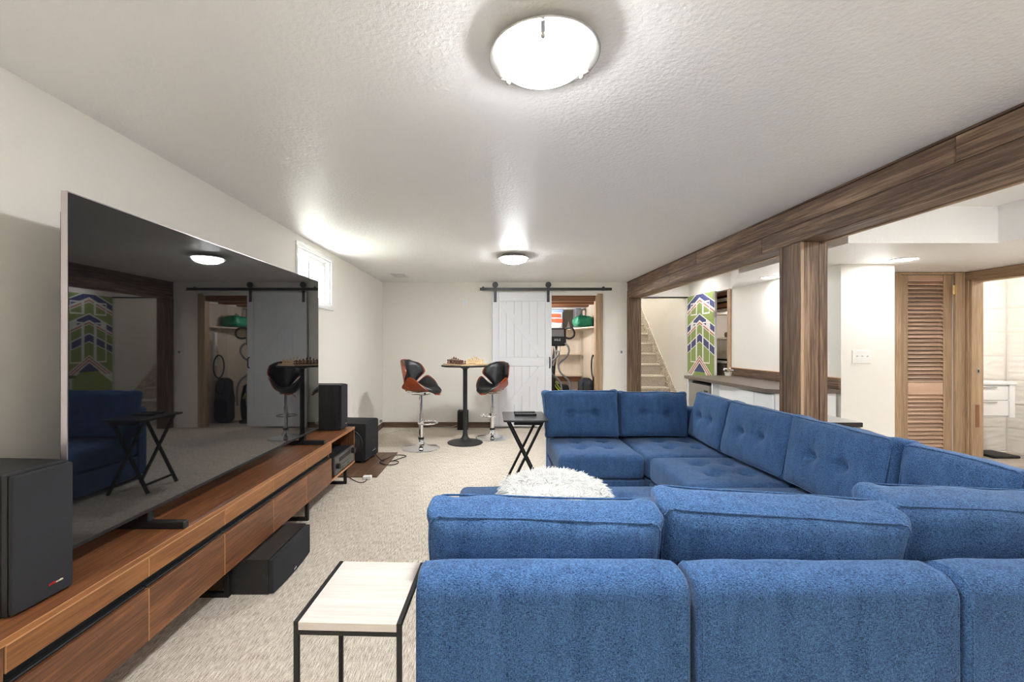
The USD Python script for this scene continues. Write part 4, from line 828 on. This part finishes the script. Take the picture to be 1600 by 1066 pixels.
fl = thing('floor_pad', 'pad of dark wood planks on the carpet under the subwoofer', 'floor pad', (-1.42, 4.74, 0))
for i in range(4): obj('plank', cb(-1.68 + .1395 * i, -1.68 + .1395 * i + .138, 4.27, 5.22, .0005, .0115, .002), 'brown_plank', fl)
cs = thing('centre_speaker', 'long black centre speaker on the carpet leaning under the console front', 'speaker', (-1.255, 2.51, 0))
prof = Polygon([(-.12, 0), (.085, 0), (.085, .182), (-.03, .182), (-.12, .15)])
m = prism(prof, -.232, .232); m.apply_transform([[1, 0, 0, -1.255], [0, 0, 1, 2.51], [0, 1, 0, .001], [0, 0, 0, 1]]); m.invert() if m.volume < 0 else None
obj('cabinet', m, 'black_ash_y', cs)
q = np.linspace(-1, 1, 12); gp = Polygon([(.087, -.228)] + [(.112 + .012 * (1 - k * k), .228 * k) for k in q] + [(.087, .228)])
gm = prism(gp, .006, .178); gm.apply_translation([-1.255, 2.51, 0]); gr = obj('grille', gm, 'grille_cloth', cs, smooth=30)
obj('badge', wall_text('polk', .010, .0015, (-1.1312, 2.51, .022), '+x', True), 'silver_print', gr)

av = thing('av_receiver', 'grey faced audio receiver in the open bay of the console', 'receiver', (-1.46, 3.84, .2075))
obj('case', cb(-1.64, -1.312, 3.60, 4.08, .2225, .365, .003), 'matte_black', av)
fp_ = obj('face', cb(-1.311, -1.294, 3.595, 4.085, .2215, .367, .003), 'receiver_face', av)
obj('display', cb(-1.2945, -1.2925, 3.70, 3.98, .310, .345, .0005), 'matte_black', fp_); obj('slot', cb(-1.2945, -1.2925, 3.70, 3.98, .272, .276, .0005), 'matte_black', fp_)
for y_, z_, r_ in ((4.035, .325, .026), (3.64, .29, .022)): obj('knob', mv(rot(cyl(r_, 0, .028, 24), 90, [0, 1, 0]), -1.294, y_, z_), 'matte_black', fp_, smooth=40)
for i in range(5): obj('button', mv(rot(cyl(.006, 0, .006, 10), 90, [0, 1, 0]), -1.294, 3.74 + .05 * i, .245), 'grey_plastic', fp_)
obj('marking', wall_text('AV RECEIVER', .008, .0008, (-1.2938, 3.84, .355), '+x'), 'silver_print', fp_) if False else None
for i in range(14): obj('vent_slot', cb(-1.60, -1.36, 3.66 + .028 * i, 3.672 + .028 * i, .3652, .3668, .0005), 'soft_black', av)
for sx in (-1.62, -1.34):
    for sy in (3.63, 4.05): obj('foot', cyl(.015, .2075, .2226, 12, (sx, sy)), 'rubber', av)

def cable(name, label, pts, r, mat, n=40):
    p = spline(pts, n); p[:, 2] = np.maximum(p[:, 2], r); return p
def cord(label, pts, r, mat, n=44, extra=None):
    t = thing('power_cord', label, 'cord', pts[0])
    p = spline(pts, n); p[:, 2] = np.maximum(p[:, 2], r + .0003); obj('cable', tube(p, r, 6), mat, t, smooth=True); return t
cord('black cord curling on the carpet beside the subwoofer', [(-1.30, 4.86, .10), (-1.24, 4.84, .03), (-1.17, 4.82, .006), (-1.05, 4.95, .006), (-1.00, 5.08, .006), (-1.08, 5.12, .006), (-1.18, 4.95, .014), (-1.20, 4.72, .018), (-1.10, 4.68, .010), (-1.03, 4.75, .006), (-1.04, 4.84, .006), (-1.12, 4.80, .016)], .0045, 'black_cable', 70)
pc = cord('black cord with a white plug adapter beside the end of the console', [(-1.60, 4.22, .01), (-1.42, 4.28, .006), (-1.30, 4.15, .006), (-1.22, 4.10, .006), (-1.20, 4.17, .006), (-1.205, 4.20, .012)], .004, 'black_cable')
obj('plug', rbx(-1.245, -1.165, 4.20, 4.25, .0005, .035, .008, 2), 'white_plastic', pc, smooth=40, label='white plug adapter')
cord('pale cord on the carpet in the far left corner', [(-1.55, 6.35, .006), (-1.48, 6.42, .006), (-1.40, 6.56, .01), (-1.30, 6.60, .006), (-1.22, 6.52, .006)], .006, 'white_cable')
cord('thin pale cord running along the baseboard to the small black box', [(-.95, 6.80, .006), (-.75, 6.79, .006), (-.62, 6.77, .02), (-.535, 6.76, .05)], .004, 'white_cable')
so = thing('corner_outlet', 'small wall socket with plugs above the baseboard in the far left corner', 'outlet', (XL + .003, 6.62, .13))
obj('plate', cb(0, .006, -.035, .035, -.05, .05, .002), 'white_plastic', so, local=True); obj('plug', rbx(.006, .04, -.014, .014, -.01, .025, .004, 1), 'grey_plastic', so, local=True)
bb = thing('corner_speaker', 'small upright black box on the carpet behind the pub table', 'speaker', (-.44, 6.70, 0))
obj('cabinet', rbx(-.08, .08, -.09, .09, .002, .285, .006, 2), 'soft_black', bb, local=True); obj('grille', cb(-.074, .074, -.096, -.0905, .01, .277, .002), 'grille_cloth', bb, local=True)

# ------------------------------------------------------------------ wall plates
o = thing('wall_outlet', 'white outlet plate high on the back wall left of the barn door', 'outlet', (-.415, YB, 1.955))
obj('plate', cb(-.038, .038, -.006, 0, -.06, .06, .002), 'white_plastic', o, local=True)
for z in (-.024, .024): obj('receptacle', rbx(-.018, .018, -.0085, -.0055, z - .016, z + .016, .0014, 1), 'white_paint', o, local=True)
o = thing('wall_switch', 'single switch plate on the back wall left of the wooden post', 'switch', (2.04, YB, 1.185))
obj('plate', cb(-.05, .05, -.006, 0, -.06, .06, .002), 'white_plastic', o, local=True); obj('dial', cb(-.018, .012, -.014, -.006, -.022, .018, .003), 'grey_plastic', o, local=True)
o = thing('switch_plate', 'white triple toggle switch plate left of the louvered door', 'switch', (3.278, 3.86, 1.20))
obj('plate', cb(-.082, .082, -.007, 0, -.058, .058, .002), 'white_plastic', o, local=True)
for x in (-.046, 0, .046): obj('toggle', bar((x, -.006, 0), (x + .001, -.022, .012), .009, .012), 'white_plastic', o, local=True)

# ------------------------------------------------------------------ bar
bc_ = thing('bar_counter', 'grey-brown wood-look bar counter with clipped corner beyond the column', 'counter', (2.79, 4.7, 0))
obj('worktop', prism([(2.47, 5.58), (2.47, 3.93), (2.55, 3.862), (3.097, 3.862), (3.097, 5.58)], .872, .908), 'counter_y', bc_)
obj('side_panel', cb(2.52, 3.09, 4.97, 4.99, .0, .871), 'white_gloss', bc_); obj('side_panel', cb(2.51, 3.09, 5.555, 5.575, .0, .871), 'white_gloss', bc_)
obj('back_panel', cb(2.60, 2.62, 4.46, 4.97, 0, .871), 'white_gloss', bc_)
bcab = thing('bar_cabinet', 'white base cabinet under the near end of the bar counter', 'cabinet', (2.79, 4.17, 0))
obj('body', cb(2.54, 3.09, 3.90, 4.455, .08, .8705), 'white_gloss', bcab); obj('plinth', cb(2.58, 3.09, 3.92, 4.45, 0, .08), 'white_gloss', bcab)
for a, b in ((3.905, 4.175), (4.18, 4.45)):
    dd = obj('door', cb(2.518, 2.539, a, b, .09, .68), 'white_gloss', bcab); obj('drawer', cb(2.518, 2.539, a, b, .69, .855), 'white_gloss', bcab)
    obj('pull', tube([(2.505, (a + b) / 2 - .05, .65), (2.505, (a + b) / 2 + .05, .65)], .005, 8), 'steel', dd)
fr = thing('mini_fridge', 'grey under-counter fridge at the far end of the bar', 'fridge', (2.79, 5.27, 0))
obj('cabinet', cb(2.56, 3.05, 5.03, 5.54, .02, .84, .006), 'matte_black', fr)
dd = obj('door', rbx(2.512, 2.556, 5.03, 5.54, .05, .825, .008, 2), 'steel', fr, smooth=40); obj('handle', cb(2.505, 2.513, 5.06, 5.14, .74, .765, .002), 'dark_metal', dd)
for sx in (2.6, 3.0):
    for sy in (5.07, 5.5): obj('foot', cyl(.018, 0, .021, 10, (sx, sy)), 'rubber', fr)
plant('flower_pot', 'small pot of white flowers at the far end of the bar counter', (2.99, 5.50, .908), 6, .08, 4, flower=True)
ck = thing('drink_cooler', 'low steel fronted drink cooler with a pale top beside the column', 'cooler', (2.65, 3.56, 0))
obj('cabinet', cb(2.40, 2.885, 3.395, 3.72, .02, .66, .004), 'steel', ck); obj('black_band', cb(2.395, 2.89, 3.385, 3.394, .665, .70, .002), 'matte_black', ck)
obj('top', cb(2.395, 2.89, 3.3945, 3.725, .661, .702, .003), 'stone_top', ck)
obj('door', rbx(2.405, 2.88, 3.383, 3.394, .06, .655, .004, 1), 'steel', ck)
for sx in (2.45, 2.84):
    for sy in (3.43, 3.68): obj('foot', cyl(.018, 0, .021, 10, (sx, sy)), 'rubber', ck)

# ------------------------------------------------------------------ closet contents
cn = thing('corner_shelf', 'pale corner shelf in the closet carrying the green bag', 'shelf', (1.6, 7.8, 1.585))
obj('board', prism([(1.745, 6.98), (1.745, 8.385), (.32, 8.385), (.32, 8.05), (1.36, 8.05), (1.65, 6.98)], 1.575, 1.595), 'pine_x', cn)
obj('cleat', cb(.33, 1.74, 8.365, 8.387, 1.53, 1.5745), 'pine_x', cn)
gb = thing('duffel_bag', 'shiny green nylon bag on the closet shelf', 'bag', (1.62, 7.55, 1.596))
m = rb(.30, .42, .19, .085, 5, (6, 8, 3)); wrinkle(m, .02, 12, 3); m.apply_translation([-.04, 0, .10]); m.vertices[:, 2] = np.maximum(m.vertices[:, 2], 0); obj('body', m, 'green_nylon', gb, local=True, smooth=60)
obj('strap', tube(spline([(-.12, -.16, .17), (-.1, -.10, .215), (-.05, 0, .235), (-.03, .1, .21), (-.03, .16, .17)], 16), .008, 6), 'green_nylon', gb, local=True, smooth=True)
gx = thing('storage_case', 'tall pale grey case standing behind the green bag on the closet shelf', 'case', (1.63, 8.12, 1.596))
obj('body', rbx(-.09, .03, -.12, .12, 0, .37, .02, 2), 'grey_plastic', gx, local=True, smooth=40); obj('spine', rbx(.035, .10, -.10, .10, 0, .34, .01, 2), 'clay', gx, local=True, smooth=40)
solo('bottle', lathe([(0, 0), (.04, 0), (.042, .01), (.03, .07), (.014, .10), (.013, .13), (0, .132)], 20), 'clay', 'small pale conical bottle at the end of the closet shelf', 'bottle', (1.45, 8.2, 1.5953), smooth=40)
tb_ = thing('storage_tote', 'clear blue tote of orange and red things on the closet shelf', 'tote', (1.10, 8.19, 1.596))
pm('tote_plastic', srgb(196, 208, 226), .3)
obj('tub', cat_([prism(Polygon([(-.2, -.13), (.2, -.13), (.2, .13), (-.2, .13)]).buffer(.015).difference(Polygon([(-.2, -.13), (.2, -.13), (.2, .13), (-.2, .13)]).buffer(.008)), .01, .30), prism(Polygon([(-.2, -.13), (.2, -.13), (.2, .13), (-.2, .13)]).buffer(.01), 0, .01)]), 'tote_plastic', tb_, local=True)
obj('lid', rbx(-.23, .23, -.155, .155, .30, .35, .012, 2), 'blue_lid', tb_, local=True, smooth=40)
for i, (z, w_) in enumerate(((.05, .38), (.145, .42), (.235, .36))):
    m = rb(w_, .012, .07, .03, 3, (8, 1, 3)); wrinkle(m, .012, 14, i); m.apply_translation([0, -.152, z]); obj('printed_band', m, 'orange_red' if i != 0 else 'clay', tb_, local=True, smooth=60)
# elliptical trainer
el = thing('exercise_machine', 'grey and black exercise machine with a handlebar console just inside the closet', 'exercise machine', (1.10, 7.4, 0))
obj('base', cat_([cb(.86, 1.30, 7.15, 7.21, .0, .05, .01), cb(.86, 1.30, 7.75, 7.81, .0, .05, .01), cb(1.02, 1.09, 7.2, 7.76, .03, .09, .01)]), 'black_metal', el)
obj('mast', tube(spline([(1.05, 7.55, .08), (1.05, 7.52, .5), (1.06, 7.45, .9), (1.09, 7.40, 1.28)], 20), .035, 12), 'dark_metal', el, smooth=40)
con = obj('console', rot(rbx(.93, 1.25, 7.27, 7.40, 1.28, 1.575, .03, 3), -6, [1, 0, 0], (1.1, 7.3, 1.4)), 'matte_black', el, smooth=40)
obj('display', rot(cb(.97, 1.21, 7.262, 7.269, 1.43, 1.55, .001), -6, [1, 0, 0], (1.1, 7.3, 1.4)), 'grey_plastic', con); obj('marking', rot(wall_text('SOLE', .03, .002, (1.10, 7.268, 1.375), '-y', True), -6, [1, 0, 0], (1.1, 7.3, 1.4)), 'silver_print', con)
obj('handle', tube(spline([(1.24, 7.30, 1.56), (1.32, 7.24, 1.575), (1.355, 7.20, 1.54), (1.36, 7.20, 1.44), (1.33, 7.22, 1.41), (1.25, 7.28, 1.415)], 24), .017, 8), 'matte_black', con, smooth=True)
for dx, s in ((0, 1), (-.16, .9)):
    obj('swing_arm', tube(spline([(1.22 + dx, 7.22, 1.30 * s + .02), (1.27 + dx, 7.16, 1.17), (1.20 + dx, 7.18, 1.06), (1.12 + dx, 7.22, .98), (1.14 + dx, 7.2, .84), (1.26 + dx, 7.16, .72), (1.31 + dx, 7.14, .58), (1.31 + dx, 7.14, .30)], 36), .016, 10), 'grey_plastic', el, smooth=True)
for i in range(3): obj('tube_brace', tube(spline([(.96 + .09 * i, 7.26, 1.27), (1.0 + .06 * i, 7.24, 1.1), (.95 + .08 * i, 7.28, .95)], 12), .014, 8), 'steel', el, smooth=True)
obj('footplate', rot(rbx(.90, 1.03, 7.08, 7.26, .30, .78, .05, 3), 4, [0, 1, 0], (.96, 7.1, .5)), 'rubber', el, smooth=40)
obj('cover', rbx(.9, 1.15, 7.35, 7.7, .09, .66, .10, 4), 'matte_black', el, smooth=40)
gk = thing('sports_bag', 'black bag with lime stripes leaning on the exercise machine', 'bag', (1.20, 7.18, .0))
m = rb(.22, .13, .64, .05, 4, (5, 3, 10)); wrinkle(m, .012, 9, 5); m.apply_translation([-.02, .12, .36 + .0]); V = np.array(m.vertices); V[:, 0] += .05 * np.sin(V[:, 2] * 5); V[:, 2] = np.maximum(V[:, 2] - .04, 0); m.vertices = V; obj('body', m, 'soft_black', gk, local=True, smooth=60)
for k in (0, .045): obj('stripe', tube(spline([(-.17 + k, .035, .70), (-.12 + k, .028, .58), (-.03 + k, .03, .48), (.0 + k, .03, .40)], 14), .012, 6), 'lime', gk, local=True, smooth=True)
bp = thing('backpack', 'dark grey backpack standing against the right side of the closet', 'backpack', (1.555, 7.20, 0))
m = rb(.30, .2, .74, .09, 5, (8, 4, 12)); V = np.array(m.vertices); V[:, 0] *= 1 - .28 * np.clip(V[:, 2] / .37, 0, 1); wr = trimesh.Trimesh(V, m.faces, process=False); wrinkle(wr, .012, 8, 9); wr.apply_translation([0, 0, .38]); V = np.array(wr.vertices); V[:, 2] = np.maximum(V[:, 2], .002); wr.vertices = V
bdy = obj('body', wr, 'grey_cloth', bp, local=True, smooth=60)
m = rb(.2, .07, .3, .03, 3, (5, 2, 6)); wrinkle(m, .006, 10, 4); obj('pocket', mv(m, 0, -.115, .25), 'soft_black', bp, local=True, smooth=60)
obj('strap', tube(spline([(-.05, -.09, .68), (-.07, -.13, .58), (-.03, -.14, .5), (.03, -.13, .52), (.05, -.10, .64)], 16), .012, 6), 'matte_black', bp, local=True, smooth=True)
rk = thing('racket', 'dark rimmed racket propped beside the backpack', 'racket', (1.70, 7.28, .55))
g = np.radians(np.linspace(0, 360, 37)[:-1]); obj('rim', tube(np.stack([.0 * g + .005 * np.cos(g), .15 * np.cos(g), .38 + .19 * np.sin(g)], 1), .011, 8, closed=True), 'matte_black', rk, local=True, smooth=True)
obj('grip', tube([(0, 0, -.55), (0, 0, .19)], .013, 8), 'matte_black', rk, local=True, smooth=True)
